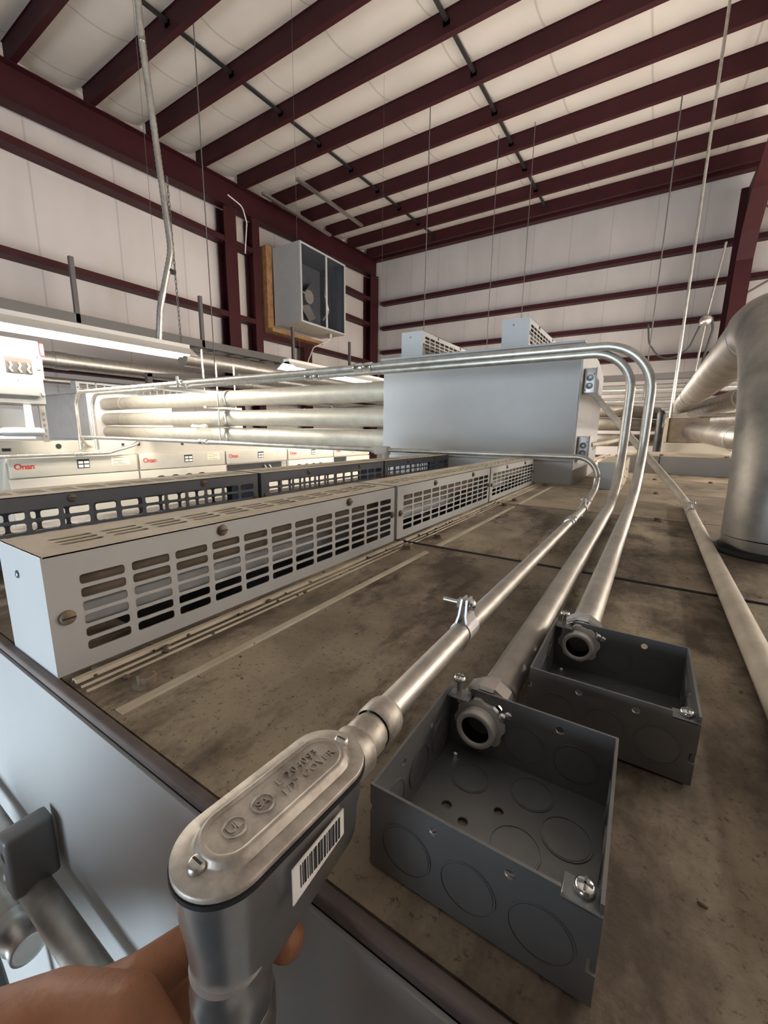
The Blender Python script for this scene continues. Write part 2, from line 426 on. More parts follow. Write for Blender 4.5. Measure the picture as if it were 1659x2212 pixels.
part('web', mb, M['maroon'], fr)
mb = MB()
for (a, b), (c, d) in zip(inner[:-1], inner[1:]):
    mb.prism([(.98, a, b), (1.24, a, b), (1.24, c, d), (.98, c, d)], (0, .012, .012))
part('inner_flange', mb, M['maroon'], fr)
part('outer_flange', MB().box((.98, 12.03, -ZC), (1.24, 12.045, 5.0)), M['maroon'], fr)
# cross bracing rods beyond the frame
for z0, z1, l in ((4.6, 2.4, 'thin bracing rod falling to the right beyond the portal frame'), (2.9, 4.9, 'thin bracing rod rising to the right beyond the portal frame')):
    solo('bracing_rod', MB().cyl((1.3, 11.8+.02*z0, z0), (4.6, 11.8+.02*z0, z1), .022), M['wire'], l, 'rod', (1.3, 11.8, z0), 'bracing rods')

# ------------------------------------------------------------------ intake hood on the left wall
hd = thing('intake_hood', 'grey sheet metal intake hood projecting from the left wall with open front', 'hood', (-7.5, 8.3, 2.42))
x0, x1, y0, y1, z0, z1 = -7.9, -7.06, 7.48, 9.12, 2.44, 4.12
part('side_panel', MB().box((x0, y0, z0), (x1, y0+.02, z1)), M['paint'], hd)
part('side_panel', MB().box((x0, y1-.02, z0), (x1, y1, z1)), M['paint'], hd)
part('bottom_panel', MB().box((x0, y0+.02, z0), (x1, y1-.02, z0+.02)), M['tan_paint'], hd)
part('top_panel', MB().box((x0, y0+.02, z1-.02), (x1, y1-.02, z1)), M['paint'], hd)
part('damper_back', MB().box((x0, y0+.02, z0+.02), (x0+.02, y1-.02, z1-.02)), M['dark_and_shade'], hd)
ym = y0+.90
part('shade_liner', MB().box((x0+.021, y0+.021, z0+.021), (x1-.002, y0+.024, z1-.021)).box((x0+.021, y1-.024, z0+.021), (x1-.002, y1-.021, z1-.021)).box((x0+.021, y0+.024, z1-.024), (x1-.002, y1-.024, z1-.021)).box((x0+.021, y0+.024, z0+.021), (x1-.002, y1-.024, z0+.024)), M['dark_and_shade'], hd)  # thin sheets added to colour the hood interior dark, standing in for shade
mb = MB()
for a, b, c, d in ((y0, y0+.05, z0, z1), (y1-.05, y1, z0, z1), (ym-.03, ym+.03, z0+.04, z1-.04), (y0+.05, y1-.05, z1-.04, z1), (y0+.05, y1-.05, z0, z0+.04)):
    mb.box((x1, a, c), (x1+.015, b, d))
part('front_frame', mb, M['paint'], hd)
fan = MB().cyl((-7.75, 8.2, 3.2), (-7.45, 8.2, 3.2), .16)
part('fan_motor', fan, M['galv'], hd)
for k in range(4):
    a = PI/4+k*PI/2
    m4 = frame4((-7.72, 8.2, 3.2), (Z*math.sin(a)+Y*math.cos(a)), (Y*-math.sin(a)*.8+Z*math.cos(a)*.8+X*.6).normalized(), X)
    part('fan_blade', MB().box((.12, -.10, -.006), (.58, .10, .006), 0, m4), M['wire'], hd)
part('motor_bracket', MB().tube([(-7.45, 7.75, 2.75), (-7.45, 7.85, 3.05), (-7.45, 7.85, 3.95)], .018, 8), M['galv'], hd)
part('motor_bracket', MB().tube([(-7.45, 7.55, 3.25), (-7.45, 8.2, 3.25)], .018, 8), M['galv'], hd)
part('damper_linkage', MB().tube(fillet([(-7.3, 8.5, 2.7), (-7.3, 8.75, 2.95), (-7.3, 8.62, 3.3), (-7.3, 8.65, 3.75)], .08, 4), .025, 8), M['galv'], hd)
part('drain_fitting', MB().cyl((-7.3, 8.8, 2.34), (-7.3, 8.8, 2.44), .06), M['galv'], hd)
wd = thing('plywood_surround', 'orange brown plywood surround between left wall and intake hood', 'wood frame', (-8.0, 8.3, 2.3))
part('side_board', MB().box((-8.25, 7.30, 2.36), (-7.93, 7.47, 4.14)), M['wood'], wd)
part('sill_board', MB().box((-8.25, 7.30, 2.28), (-7.80, 9.1, 2.355)), M['wood'], wd)
solo('hood_cable', MB().tube(fillet([(-7.3, 8.8, 2.33), (-7.35, 8.72, 2.25), (-7.7, 8.6, 2.12), (-7.95, 8.65, 1.8), (-7.95, 8.6, 1.2)], .1, 5), .014, 8), M['white'],
     'thin pale cable looping down from the bottom of the intake hood', 'cable', (-7.3, 8.8, 2.2))
solo('column_cable', MB().tube(fillet([(-7.9, 6.3, 4.72), (-7.85, 6.62, 4.62), (-7.85, 6.72, 4.35), (-7.9, 6.68, 3.75)], .15, 6), .013, 8), M['white'],
     'thin pale cable hanging in a curve at the top of the wide left column', 'cable', (-7.9, 6.4, 4.4))
rk = thing('ceiling_strut_rack', 'grey strut frame hung under roof purlins above the intake hood', 'rack', (-6.9, 7.5, 4.9))
for yy, ll in ((7.0, 1), (9.6, 1)): pass
part('strut', MB().box((-7.62, 6.95, 4.92), (-7.55, 9.2, 4.97)), M['galv'], rk)
part('strut', MB().box((-6.62, 6.95, 4.92), (-6.55, 9.2, 4.97)), M['galv'], rk)

# ------------------------------------------------------------------ services along the left wall
tr = thing('cable_tray', 'long grey cable tray running along the left wall below the girts', 'cable tray', (-7.6, 4, 1.5))
part('side_rail', MB().box((-7.64, YB+1, 1.56), (-7.60, 11.6, 1.70)), M['tray'], tr)
part('side_rail', MB().box((-7.98, YB+1, 1.56), (-7.95, 11.6, 1.70)), M['tray'], tr)
mb = MB()
for k in range(30): mb.box((-7.95, -2+.45*k, 1.57), (-7.64, -1.95+.45*k, 1.59))
part('rungs', mb, M['tray'], tr)
for k, (y, w) in enumerate(((3.18, 'first'), (5.31, 'second'), (7.78, 'third'), (10.05, 'last'))):
    o = solo('tray_hanger', MB().box((-7.66, y-.03, 1.57), (-7.60, y+.03, 2.50)), M['wire'], f'dark vertical strut holding the cable tray, {w} one from the left', 'strut', (-7.63, y, 1.57), 'tray hangers')
def yline(name, x, z, r, y0, y1, m, label, cat='pipe', bands=()):
    t = thing(name, label, cat, (x, (y0+y1)/2, z))
    part('pipe', MB().cyl((x, y0, z), (x, y1, z), r, 24), M[m], t)
    for b in bands: part('coupling', MB().cyl((x, b-.09, z), (x, b+.09, z), r*1.08, 24), M[m], t)
    return t
yline('wall_pipe', -7.3, .93, .115, -1, 11.5, 'galv', 'thick galvanised pipe along the left wall beneath the near light fixture', bands=(2.75, 6.2))
yline('wall_pipe', -7.45, .66, .05, -1, 11.5, 'galv', 'thin galvanised pipe just under the thick one on the left wall')
yline('wall_pipe', -6.6, 1.14, .14, 4.2, 11.5, 'galv', 'broad galvanised pipe starting behind the end of the near light fixture')
yline('wall_pipe', -6.3, .93, .06, 5.0, 11.5, 'galv', 'slender galvanised pipe below the broad one near the far left')
sp = thing('tray_support', 'dark angled strut bracket on a short post behind the left pull box vent', 'bracket', (-6.9, 4.6, .4))
part('post', MB().box((-6.95, 3.75, -ZC), (-6.87, 3.83, .86)), M['wire'], sp)
part('arm', MB().prism([(-6.95, 3.7, .80), (-6.95, 3.78, .86), (-6.95, 6.1, 1.06), (-6.95, 6.1, .99)], (.08, 0, 0)), M['wire'], sp)
solo('blue_sheet', MB().box((-8.298, 7.97, .755), (-8.27, 9.34, 1.03)), M['blue'], 'small pale blue rectangle low on the left wall between pipes', 'panel', (-8.29, 8.6, .8))

# fluorescent strip fixtures over the far aisle, plus hidden ones, most added as fill
def fixture(x, y0, y1, z, label, shade=True, lamp='tube'):
    t = thing('strip_light', label, 'light fixture', (x, (y0+y1)/2, z), 'fluorescent strip fixtures')
    part('housing', MB().prism([(x-.05, y0, z+.08), (x+.05, y0, z+.08), (x+.05, y0, z+.03), (x-.05, y0, z+.03)], (0, y1-y0, 0)), M['white'], t)
    if shade: part('reflector', MB().prism([(x-.17, y0, z-.03), (x-.165, y0, z-.035), (x-.05, y0, z+.03), (x+.05, y0, z+.03), (x+.165, y0, z-.035), (x+.17, y0, z-.03), (x+.055, y0, z+.045), (x-.055, y0, z+.045)], (0, y1-y0, 0)), M['white'], t)
    if not shade and x < 3: part('floor_stand', MB().box((x-.02, (y0+y1)/2-.02, -ZC), (x+.02, (y0+y1)/2+.02, z+.03)), M['tray'], t)
    else:
      for yy in (y0+.25, y1-.25): part('hanger_wire', MB().cyl((x, yy, z+.08), (x, yy, deck_z(yy)-.02), .0016, 5), M['wire'], t)
    for dx in (-.055, .055):
        part('fluorescent_lamp', MB().cyl((x+dx, y0+.02, z-.01), (x+dx, y1-.02, z-.01), .019, 12), M[lamp], t)
    return t
fixture(-4.0, .15, 2.60, .73, 'bright fluorescent strip light above the safety switch at the left edge', True, 'tube_near')
fixture(-4.0, 3.95, 6.4, .80, 'bright fluorescent strip light further back, left of the big grey pull box', True, 'tube_near')
fixture(-.84, 3.5, 5.3, .42, 'fluorescent strip light hidden close behind the big grey pull box', False)
fixture(-1.5, 6.0, 8.4, .55, 'added fluorescent fill light farther behind the big grey pull box', False)  # unseen lamp added to brighten the ceiling
fixture(-2.1, 9.5, 11.9, .62, 'added fluorescent fill light close to the far wall behind the pull box', False)  # unseen lamp added to brighten the far wall
fixture(2.95, 9.5, 11.9, .12, 'added fluorescent fill light close to the far wall at right', False)  # unseen lamp added to lift the far wall on the right
fixture(1.8, 4.4, 6.8, .30, 'added fluorescent fill light beside the exhaust pipes, behind the large riser', False, 'tube_soft')  # unseen lamp added to throw low light over the far deck
fixture(2.7, 7.2, 9.6, .25, 'added fluorescent fill light low behind the large riser pipe', False)  # added lamp, hidden by the riser, brightens the right of the far wall
fixture(-3.0, 7.0, 9.4, .60, 'added fluorescent fill light behind the three thick pipes', False)  # another unseen lamp added for more light on the ceiling
for (fx_, fy, fz, l) in ((2.9, 2.9, 1.2, 'fluorescent strip light over the aisle right of the row, nearer one'), (3.1, 6.4, 1.2, 'fluorescent strip light over the aisle right of the row, farther one'),
                     (5.5, 4.0, 1.4, 'added fluorescent fill light by the right wall, nearer one'), (5.5, 7.6, 1.4, 'added fluorescent fill light by the right wall, farther one')):  # the right wall pair is added out of view to light the ceiling
    fixture(fx_, fy, fy+2.4, fz, l, False, 'tube_soft')

# flexible conduit and chain that feed the near fixture
fx = thing('flexible_conduit', 'grey flexible metal conduit hanging from roof to the near strip light', 'conduit', (-4.0, 2.3, .8))
pth = fillet([(-4.0, 2.32, .80), (-3.98, 2.35, 1.10), (-3.93, 2.47, 1.6), (-4.0, 2.40, 3.2), (-4.02, 2.36, 5.05)], .5, 8)
dense = []
for a, b in zip(pth[:-1], pth[1:]):
    k = max(1, int((b-a).length/.02))
    dense += [a+(b-a)*i/k for i in range(k)]
dense.append(pth[-1])
part('hose', MB().tube(dense, [.030 if (i//1) % 2 else .026 for i in range(len(dense))], 12), M['galv'], fx)
part('cable_tie', MB().cyl((-3.94, 2.46, 1.42), (-3.94, 2.465, 1.44), .036), M['black'], fx)
mb = MB()
for k in range(36):
    z = .80+.04*k
    m4 = frame4((-3.96+.02*k/36, 2.52-.03*k/36, z), X if k % 2 else Y, Z, Y if k % 2 else X)
    ring = [m4 @ Vector((.009*math.cos(a), .026*math.sin(a), 0)) for a in [2*PI*q/8 for q in range(9)]]
    mb.tube(ring, .0035, 5)
solo('fixture_chain', mb, M['wire'], 'thin dark chain beside the flexible conduit holding the near strip light', 'chain', (-3.96, 2.5, .8))

# hanger wires and drops
def wire(x, y, z0, z1, r, label, m='wire'):
    solo('hanger_wire', MB().cyl((x, y, z0), (x, y, z1), r, 8), M[m], label, 'wire', (x, y, z0), 'hanger wires')
wire(-3.65, 7.0, -.1, deck_z(7.0)-.03, .008, 'thin vertical hanger wire crossing roof and far wall above the left top vent')
wire(-3.0, 8.5, 1.0, deck_z(8.5)-.03, .007, 'thin vertical hanger wire left of the right top vent')
wire(-2.35, 8.5, .9, deck_z(8.5)-.03, .007, 'thin vertical hanger wire just above the right top vent')
wire(-5.5, 4.0, .2, deck_z(4.0)-.03, .007, 'thin vertical hanger wire in front of the left wall, right of the flexible conduit')
wire(-.2, 8.8, .6, deck_z(8.8)-.03, .010, 'thin vertical hanger cable ending near the looped cord on the far wall')
solo('conduit_drop', MB().cyl((.162, 6.0, -.1), (.162, 6.0, 5.36), .015, 10), M['galv'], 'straight pale conduit dropping from the roof, left of the portal frame', 'conduit', (.162, 6.0, -.1))
dp = thing('hanging_outlet', 'small round grey junction box with cords hanging before the far wall', 'outlet box', (.55, 10.0, 2.1))
part('box', MB().sphere((.60, 10.0, 2.07), .10), M['galv'], dp)
part('conduit', MB().cyl((.60, 10.0, 2.1), (.72, 10.0, 3.35), .018, 8), M['galv'], dp)
part('conduit', MB().cyl((.60, 10.0, 2.0), (.53, 10.0, .7), .018, 8), M['galv'], dp)
part('cord', MB().tube(fillet([(.52, 9.98, 1.98), (.40, 9.98, 1.6), (.05, 9.98, 1.3), (-.25, 9.98, 1.75), (-.30, 9.98, 2.1)], .3, 6), .016, 8), M['cable'], dp)
part('cord', MB().tube(fillet([(.68, 9.98, 2.12), (.72, 9.98, 1.9), (.56, 9.98, .8)], .1, 5), .02, 8), M['cable'], dp)

# far pipes in front of the far wall
for k, (z, r, y, nm) in enumerate(((.80, .085, 9.0, 'topmost'), (.60, .06, 9.0, 'second'), (.42, .06, 9.0, 'third'), (.24, .09, 9.0, 'lowest'))):
    solo('far_pipe', MB().cyl((-7.5, y, z), (5, y, z), r, 20), M['zinc' if k < 3 else 'galv'], f'{nm} of the shiny horizontal pipes in front of the far wall', 'pipe', (-1, y, z), 'far horizontal pipes')
yb = thing('cable_trough', 'dark cable trough running above the shiny far pipes', 'cable tray', (-1, 9.2, 1.0))
part('trough', MB().box((-7.5, 9.1, .98), (5, 9.3, 1.08)), M['wire'], yb)
# ------------------------------------------------------------------ switchgear row under the camera
CX0, CX1 = -1.36, 1.30
SEC = [.146, .825, 1.508, 2.190, 2.870, 3.560, 4.3, 5.1, 5.95]
VENTX = [(-.607, -.489), (-1.080, -.957)]
for k in range(len(SEC)-1):
    y0, y1 = SEC[k]+.002, SEC[k+1]-.002
    nm = ['nearest to the camera, carrying the two open steel boxes', 'second from the camera, just past the black gasket seam', 'third from the camera, under the rising conduits', 'fourth from the camera, under the big grey pull box', 'fifth from the camera, behind the pull box', 'sixth from the camera, under the stacked exhaust pipes', 'seventh from the camera, under the black post', 'farthest of the row'][k]
    t = thing('switchgear_cabinet', 'dusty grey switchgear cabinet section ' + nm, 'cabinet', ((CX0+CX1)/2, (y0+y1)/2, -ZC), 'switchgear row')
    mb = MB(); zt, zb = DECK, DECK-.003
    xs = [CX0] + [v for a in sorted(VENTX) for v in (a[0]+.006, a[1]-.006)] + [CX1]
    for i in range(0, len(xs), 2): mb.box((xs[i], y0, zb), (xs[i+1], y1, zt))
    for i in range(1, len(xs)-1, 2):
        mb.box((xs[i], y0, zb), (xs[i+1], y0+.10, zt)); mb.box((xs[i], y1-.03, zb), (xs[i+1], y1, zt))
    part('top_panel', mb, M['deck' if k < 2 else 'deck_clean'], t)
    mb = MB()
    ya, yb = (y0-.013 if k == 0 else y0), y1
    mb.box((CX0, ya+.001, -ZC+.08), (CX0+.003, yb, DECK-.006)); mb.box((CX1-.003, ya+.001, -ZC+.08), (CX1, yb, DECK-.006))
    mb.box((CX0+.003, yb-.003, -ZC+.08), (CX1-.003, yb, DECK-.006))
    mb.box((CX0+.003, ya+.003, -ZC+.08), (CX1-.003, yb-.003, -ZC+.083))
    part('body', mb, M['paint'], t)
    part('front_panel' if k else 'end_panel', MB().box((CX0+.003, ya, -ZC+.08), (CX1-.003, ya+.003, DECK-.009)), M['paint'], t)
    part('plinth', MB().box((CX0+.03, y0+.02, -ZC), (CX1-.03, y1-.01, -ZC+.08)), M['black'], t)
    if k == 0:
        mb = MB(); mb.rbox((CX0, .1375, DECK-.008), (CX1, .1470, DECK+.0004), .0022)
        part('edge_gasket', mb, M['lip'], t, 'dark brown edge strip along the front of the top')
    # folded drip ribs beside the right hand vent
    mb = MB()
    for xa, w, h in ((-.468, .011, .0035), (-.440, .003, .002), (-.452, .003, .002)):
        mb.prism([(xa-w/2, y0+.004, DECK), (xa+w/2, y0+.004, DECK), (xa+w*.3, y0+.004, DECK+h), (xa-w*.3, y0+.004, DECK+h)], (0, y1-y0-.008, 0))
    part('drip_rib', mb, M['dust_top'], t)
    mb = MB(); mb.prism([(-.390, y0+.006, DECK), (-.376, y0+.006, DECK), (-.379, y0+.006, DECK+.0014), (-.387, y0+.006, DECK+.0014)], (0, y1-y0-.05, 0))  # thin raised tan stripe along the deck
    part('tan_stripe', mb, M['dust_top'], t)
    # bolt heads on the top panel
    for (bx, by) in [(-.415, y0+.075), (-.415, y1-.05), (.045, y1-.03), (.30, y1-.03)] if k else [(-.405, .192), (-.43, .775)]:
        mb = MB(); mb.lathe((bx, by, DECK), Z, [(0, .014), (.0015, .014), (.0015, .0085), (.008, .0085)], 16); mb.lathe((bx, by, DECK+.0015), Z, [(0, .0095), (.0075, .0095), (.0085, .008)], sides=6)
        part('bolt', mb, M['bolt'], t, 'dust covered bolt head')
    if k:
        g = MB().cyl((-.485, SEC[k], DECK-.001), (CX1-.01, SEC[k], DECK-.001), .0042 if k == 1 else .0018, 8)
        part('seam_gasket', g, M['rubber'], t)

# louvred vent covers
def vent(x0, x1, y0, y1, z0, z1, label, paint='paint', ncol=12, nrow=6, end=True, group='vent covers', top='dust_top', baffle=True):
    t = thing('vent_cover', label, 'vent cover', ((x0+x1)/2, (y0+y1)/2, z0), group)
    L, H = y1-y0, z1-z0
    # room side grille
    e0, e1, b0, b1 = .026, .014, .016, .024
    uc = [0, e0] + [e0+(L-e0-e1)*i/ncol for i in range(1, ncol+1)] + [L]
    vc = [0, b0] + [b0+(H-b0-b1)*i/nrow for i in range(1, nrow+1)] + [H]
    du = (L-e0-e1)/ncol; dv = (H-b0-b1)/nrow
    def slot(i, j):
        if i in (0, ncol+1) or j in (0, nrow+1): return None
        return (uc[i]+du*.075, uc[i+1]-du*.075, vc[j]+dv*.14, vc[j+1]-dv*.14)
    part('front_grille', perforated(MB(), (x1, y0, z0), Y, Z, X, uc, vc, .0016, .28, slot), M[paint], t)
    if baffle: part('back_panel', MB().box((x0, y0, z0), (x0+.0016, y1, z1)), M[paint], t)
    else: part('back_grille', perforated(MB(), (x0, y0, z0), Y, Z, -X, uc, vc, .0016, .28, slot), M[paint], t)
    # top with groups of three slits
    W = x1-x0
    tc = [0, .030] + [.030+.0105*i for i in range(1, 4)] + [W-.001]
    def tslot(i, j):
        if i in (0, ncol+1) or j not in (1, 2, 3): return None
        return (uc[i]+du*.08, uc[i+1]-du*.08, tc[j]+.0024, tc[j+1]-.0024)
    tc = [0, W*.28, W*.28+.0155, W*.28+.031, W*.28+.0465, W]
    part('top_grille', perforated(MB(), (x1, y0, z1), Y, -X, Z, uc, [0]+tc[1:], .0016, .45, tslot), M[top], t)
    ep = MB().box((x0, y0-.0005, z0), (x1+.0005, y0+.0015, z1)); part('end_panel', ep, M[paint], t)
    part('end_panel', MB().box((x0, y1-.0015, z0), (x1, y1, z1)), M[paint], t)
    if baffle: part('inner_baffle', MB().box((x0+W*.66, y0+.01, z0+H*.50), (x0+W*.68, y1-.01, z1-.006)), M['brownpanel'], t)
    for yy, zz in ((y0+.015, z0+H*.48), (y0+.205, z1-.012), (y0+.50*L+.16, z1-.012), (y1-.012, z0+H*.5)):
        mb = MB().lathe((x1, yy, zz), X, [(0, .0078), (.002, .0078), (.004, .0058), (.0046, .001)], 14)
        mb.box((x1+.004, yy-.006, zz-.0008), (x1+.0052, yy+.006, zz+.0008), 1)
        part('screw', mb, [M['bolt'], M['black']], t)
    mb = MB().lathe((x0+W*.42, y0, z1-.030), -Y, [(0, .0045), (.0015, .0045), (.0025, .002)], 12)
    part('screw', mb, M['boxsteel'], t)
    return t
vm = [(.146, .818), (.829, 1.500), (1.511, 2.185)]
for (a, b), w in zip(vm, ('nearest the camera with plain blue-grey end', 'middle one of the right row, just past the seam', 'far one of the right row, ending at the pull box')):
    vent(-.607, -.489, a, b, DECK, -.126, 'light grey slotted vent cover, ' + w)
for (a, b), w in zip(vm, ('nearest of the left row, cut by picture edge', 'middle one of the left row', 'far one of the left row, ending at the pull box')):
    vent(-1.080, -.957, a, b, DECK, -.126, 'slotted vent cover darkened in colour for shade, ' + w, paint='dark_and_shade', nrow=4, baffle=False)  # same vent paint as the right row, darkened to stand for shade

# crumbs and dust clots along the foot of the vent
mb = MB()
for k in range(170):
    y = random.choice((.2, .35, .5, .7, .95, 1.05, 1.2, 1.5)) + random.gauss(0, .07)
    x = -.478 + abs(random.gauss(0, .018)); r = random.uniform(.0008, .0035)
    if .15 < y < 2.15: mb.sphere((x, y, DECK+r*.4), r, random.uniform(.8, 1.8), random.uniform(.8, 1.8), .7, 0, 6, 4)
for k in range(260):
    mb.sphere((random.uniform(-.40, .6), random.uniform(.16, 2.1), DECK+.0004), random.uniform(.0005, .0016), random.uniform(.8, 2), 1, .6, 0, 5, 3)
solo('dirt_crumbs', mb, M['dirt'], 'brown dirt crumbs scattered on the dusty cabinet tops', 'dirt', (0, 1, DECK), kind='stuff')

# ------------------------------------------------------------------ pull boxes standing on the rows
def pull_box(x0, x1, y0, y1, z0, z1, label, chamfer=True, m='paint'):
    t = thing('pull_box', label, 'enclosure', ((x0+x1)/2, (y0+y1)/2, z0))
    side = [(y0, z0), (y1, z0), (y1, z1-.06), (y1-.35, z1), (y0, z1)]
    part('body', MB().prism([(x0, a, b) for a, b in side], (x1-x0, 0, 0)), M[m], t)
    part('front_cover', MB().rbox((x0+.004, y0-.010, z0+.118), (x1-.004, y0-.001, z1-.012), .003), M[m], t)
    part('lower_panel', MB().box((x0+.004, y0-.004, z0+.004), (x1-.004, y0-.0005, z0+.114)), M[m], t)
    part('top_lip', MB().box((x0-.006, y0-.030, z1-.004), (x1+.004, y0+.02, z1+.006)), M[m], t)
    mb = MB()
    for k in range(40): mb.box((x0+.02+(x1-x0-.04)*k/40, y0+.012, z1+.006), (x0+.03+(x1-x0-.04)*k/40, y0+.022, z1+.013))
    part('hinge_strip', mb, M[m], t)
    return t
pull_box(-1.43, -.312, 2.235, 3.20, DECK, .422, 'big grey sheet metal pull box in the middle of the cabinet row')
pull_box(-6.75, -5.36, 2.235, 3.20, DECK, .385, 'shiny grey pull box at the left end of the three thick pipes', m='plenum')
for sx_ in (-6.7, -5.45): solo('stand_leg', MB().box((sx_, 2.4, -ZC), (sx_+.06, 2.46, DECK)), M['tray'], 'steel stand leg under the shiny left pull box, '+('left one' if sx_ < -6 else 'right one'), 'leg', (sx_, 2.4, -ZC), 'stand legs')
vent(-1.318, -1.178, 2.25, 3.05, .431, .572, 'light grey slotted vent cover on the pull box, left one of two', ncol=11, nrow=5, group='vent covers on the pull box', top='paint')
vent(-.716, -.578, 2.25, 3.05, .431, .570, 'light grey slotted vent cover on the pull box, right one of two', ncol=11, nrow=5, group='vent covers on the pull box', top='paint')
vent(-5.78, -5.64, 2.25, 3.75, .388, .520, 'grey slotted vent cover high at left on the shiny pull box', ncol=16, nrow=5, group='vent covers on the pull box', top='paint')
# a closed vent housing beside the pull box
t = thing('vent_housing', 'short grey vent housing on the deck right of the big pull box', 'housing', (-.145, 2.5, DECK))
part('front_plate', MB().box((-.200, 2.20, DECK), (-.092, 2.203, -.130)), M['paint'], t)
part('body', MB().box((-.200, 2.203, DECK), (-.092, 2.86, -.131)), M['dust_top'], t)
for k in range(4): part('screw', MB().lathe((-.092, 2.26+.14*k, -.24+.03*(k % 3)), X, [(0, .006), (.003, .004)], 8), M['bolt'], t)
# riser step across the back of the row
t = thing('step_housing', 'long grey housing with dusty top across the rear cabinet sections', 'housing', (.6, 3.9, DECK))
part('front_plate', MB().box((-.20, 3.35, DECK), (1.3, 3.354, -.142)), M['paint'], t)
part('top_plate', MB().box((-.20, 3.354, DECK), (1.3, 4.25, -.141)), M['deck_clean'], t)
part('seam_strip', MB().box((.060, 3.347, DECK), (.066, 3.35, -.142)), M['dark_and_shade'], t)
for bx in (.07, .42): part('bolt', MB().lathe((bx, 3.42, -.141), Z, [(0, .016), (.012, .013)], 8), M['bolt'], t)

# handy boxes on the side of the pull box
def handy(z0, z1, y0, label):
    t = thing('outlet_box', label, 'junction box', (-.28, y0+.06, z0), 'boxes on the pull box side')
    part('box', MB().rbox((-.310, y0, z0), (-.258, y0+.115, z1), .004), M['plenum'], t)
    part('cover', MB().rbox((-.258, y0-.003, z0-.003), (-.254, y0+.118, z1+.003), .001), M['paint'], t)
    zc = (z0+z1)/2
    for dz in (-.025, .012):
        part('knockout', MB().lathe((-.284, y0, zc+dz), -Y, [(0, .016), (.0012, .016), (.0012, .013), (.0004, .012), (.0008, .001)], 20), M['boxsteel'], t)
    for dx, dz in ((.017, .03), (-.017, -.045)):
        part('screw', MB().lathe((-.284+dx, y0, zc+dz), -Y, [(0, .003), (.0015, .002)], 8), M['black'], t)
    return t
handy(.196, .314, 2.30, 'square steel junction box high on the side of the big pull box')
handy(-.128, -.012, 2.30, 'square steel junction box low on the side of the big pull box')
solo('side_conduit', MB().tube([(-.258, 2.37, -.055), (-.20, 2.60, -.045), (-.20, 5.0, -.03)], .012, 12), M['emt_dusty'], 'tan conduit leaving the lower side box towards the back', 'conduit', (-.2, 2.6, -.05))

# ------------------------------------------------------------------ the three thick pipes joining the pull boxes
for z, r, nm in ((.262, .066, 'top'), (.094, .066, 'middle'), (-.052, .064, 'bottom')):
    t = thing('thick_conduit', f'thick galvanised pipe, {nm} one of three running into the big grey pull box', 'pipe', (-3.4, 2.42, z), 'three thick pipes')
    part('pipe', MB().cyl((-5.4, 2.42, z), (-1.40, 2.42, z), r, 28), M['thickpipe'], t)
    part('coupling', MB().cyl((-5.4, 2.42, z), (-4.95, 2.42, z), r*1.04, 28), M['thickpipe'], t)
    part('strap', MB().lathe((-3.16, 2.42, z), X, [(0, r+.001), (0, r+.006), (.035, r+.006), (.035, r+.001)], 28, caps=False), M['galv'], t)
t = thing('pipe_hanger', 'rod and crossbar hanger holding the three thick pipes', 'hanger', (-3.2, 2.33, -.12))
part('rod', MB().cyl((-3.19, 2.33, -.13), (-3.19, 2.33, .55), .006, 8), M['galv'], t)
part('rod', MB().cyl((-3.19, 2.51, -.13), (-3.19, 2.51, .55), .006, 8), M['galv'], t)
for z in (.18, .022, -.125): part('crossbar', MB().box((-3.21, 2.20, z-.010), (-3.17, 2.56, z+.008)), M['galv'], t)
solo('pipe_sleeve', MB().lathe((-3.62, 2.345, .022), X, [(0, .010), (.02, .017), (.06, .012), (.14, .012), (.16, .017), (.24, .017)], 12), M['white'], 'white sleeve lying between middle and bottom thick pipes', 'sleeve', (-3.5, 2.345, .022))

# ------------------------------------------------------------------ exhaust riser at right
rx, ry, rr, rzt, rb = .247, 1.203, .0862, .32, .54
t = thing('exhaust_pipe', 'large stained galvanised pipe rising from the deck and elbowing to the back', 'pipe', (rx, ry, DECK))
part('riser', MB().cyl((rx, ry, DECK+.012), (rx, ry, rzt-rb), rr, 48), M['duct'], t)
el = [(rx, ry+rb-rb*math.cos(a), rzt-rb+rb*math.sin(a)) for a in [PI/2*k/24 for k in range(25)]]
part('elbow', MB().tube(el, rr*1.002, 48), M['duct'], t)
part('joint_ring', MB().lathe((rx, ry+rb, rzt), Y, [(0, rr), (0, rr+.002), (.006, rr+.002), (.006, rr)], 48, caps=False), M['duct'], t)
part('run', MB().cyl((rx, ry+rb+.005, rzt), (rx, 5.6, rzt), rr*.99, 40), M['duct'], t)
part('joint_ring', MB().lathe((rx, 4.2, rzt), Y, [(0, rr), (0, rr+.003), (.02, rr+.003), (.02, rr)], 40, caps=False), M['duct'], t)
part('reducer', MB().lathe((rx, 5.6, rzt), Y, [(0, rr*.99), (.10, rr*.7), (1.0, rr*.7)], 32), M['duct'], t)
part('base_flange', MB().lathe((rx, ry, DECK), Z, [(0, rr+.016), (.005, rr+.016), (.006, rr+.006), (.014, rr+.004)], 48), M['rubber'], t, 'black base seal ring')
def back_pipe(pts, r, ring, label):
    t = thing('exhaust_pipe', label, 'pipe', pts[0], 'exhaust pipes at the back')
    p = fillet(pts, .3, 8); part('pipe', MB().tube(p, r, 28), M['duct'], t)
    part('joint_ring', MB().lathe(ring, Vector(pts[-1])-Vector(ring), [(0, r+.001), (0, r+.005), (.02, r+.005), (.02, r+.001)], 28, caps=False), M['galv'], t)
back_pipe([(1.15, 3.75, .33), (.62, 4.1, .305), (.42, 6.6, .30)], .085, (.60, 4.4, .305), 'dark galvanised pipe behind the large riser, upper of three')
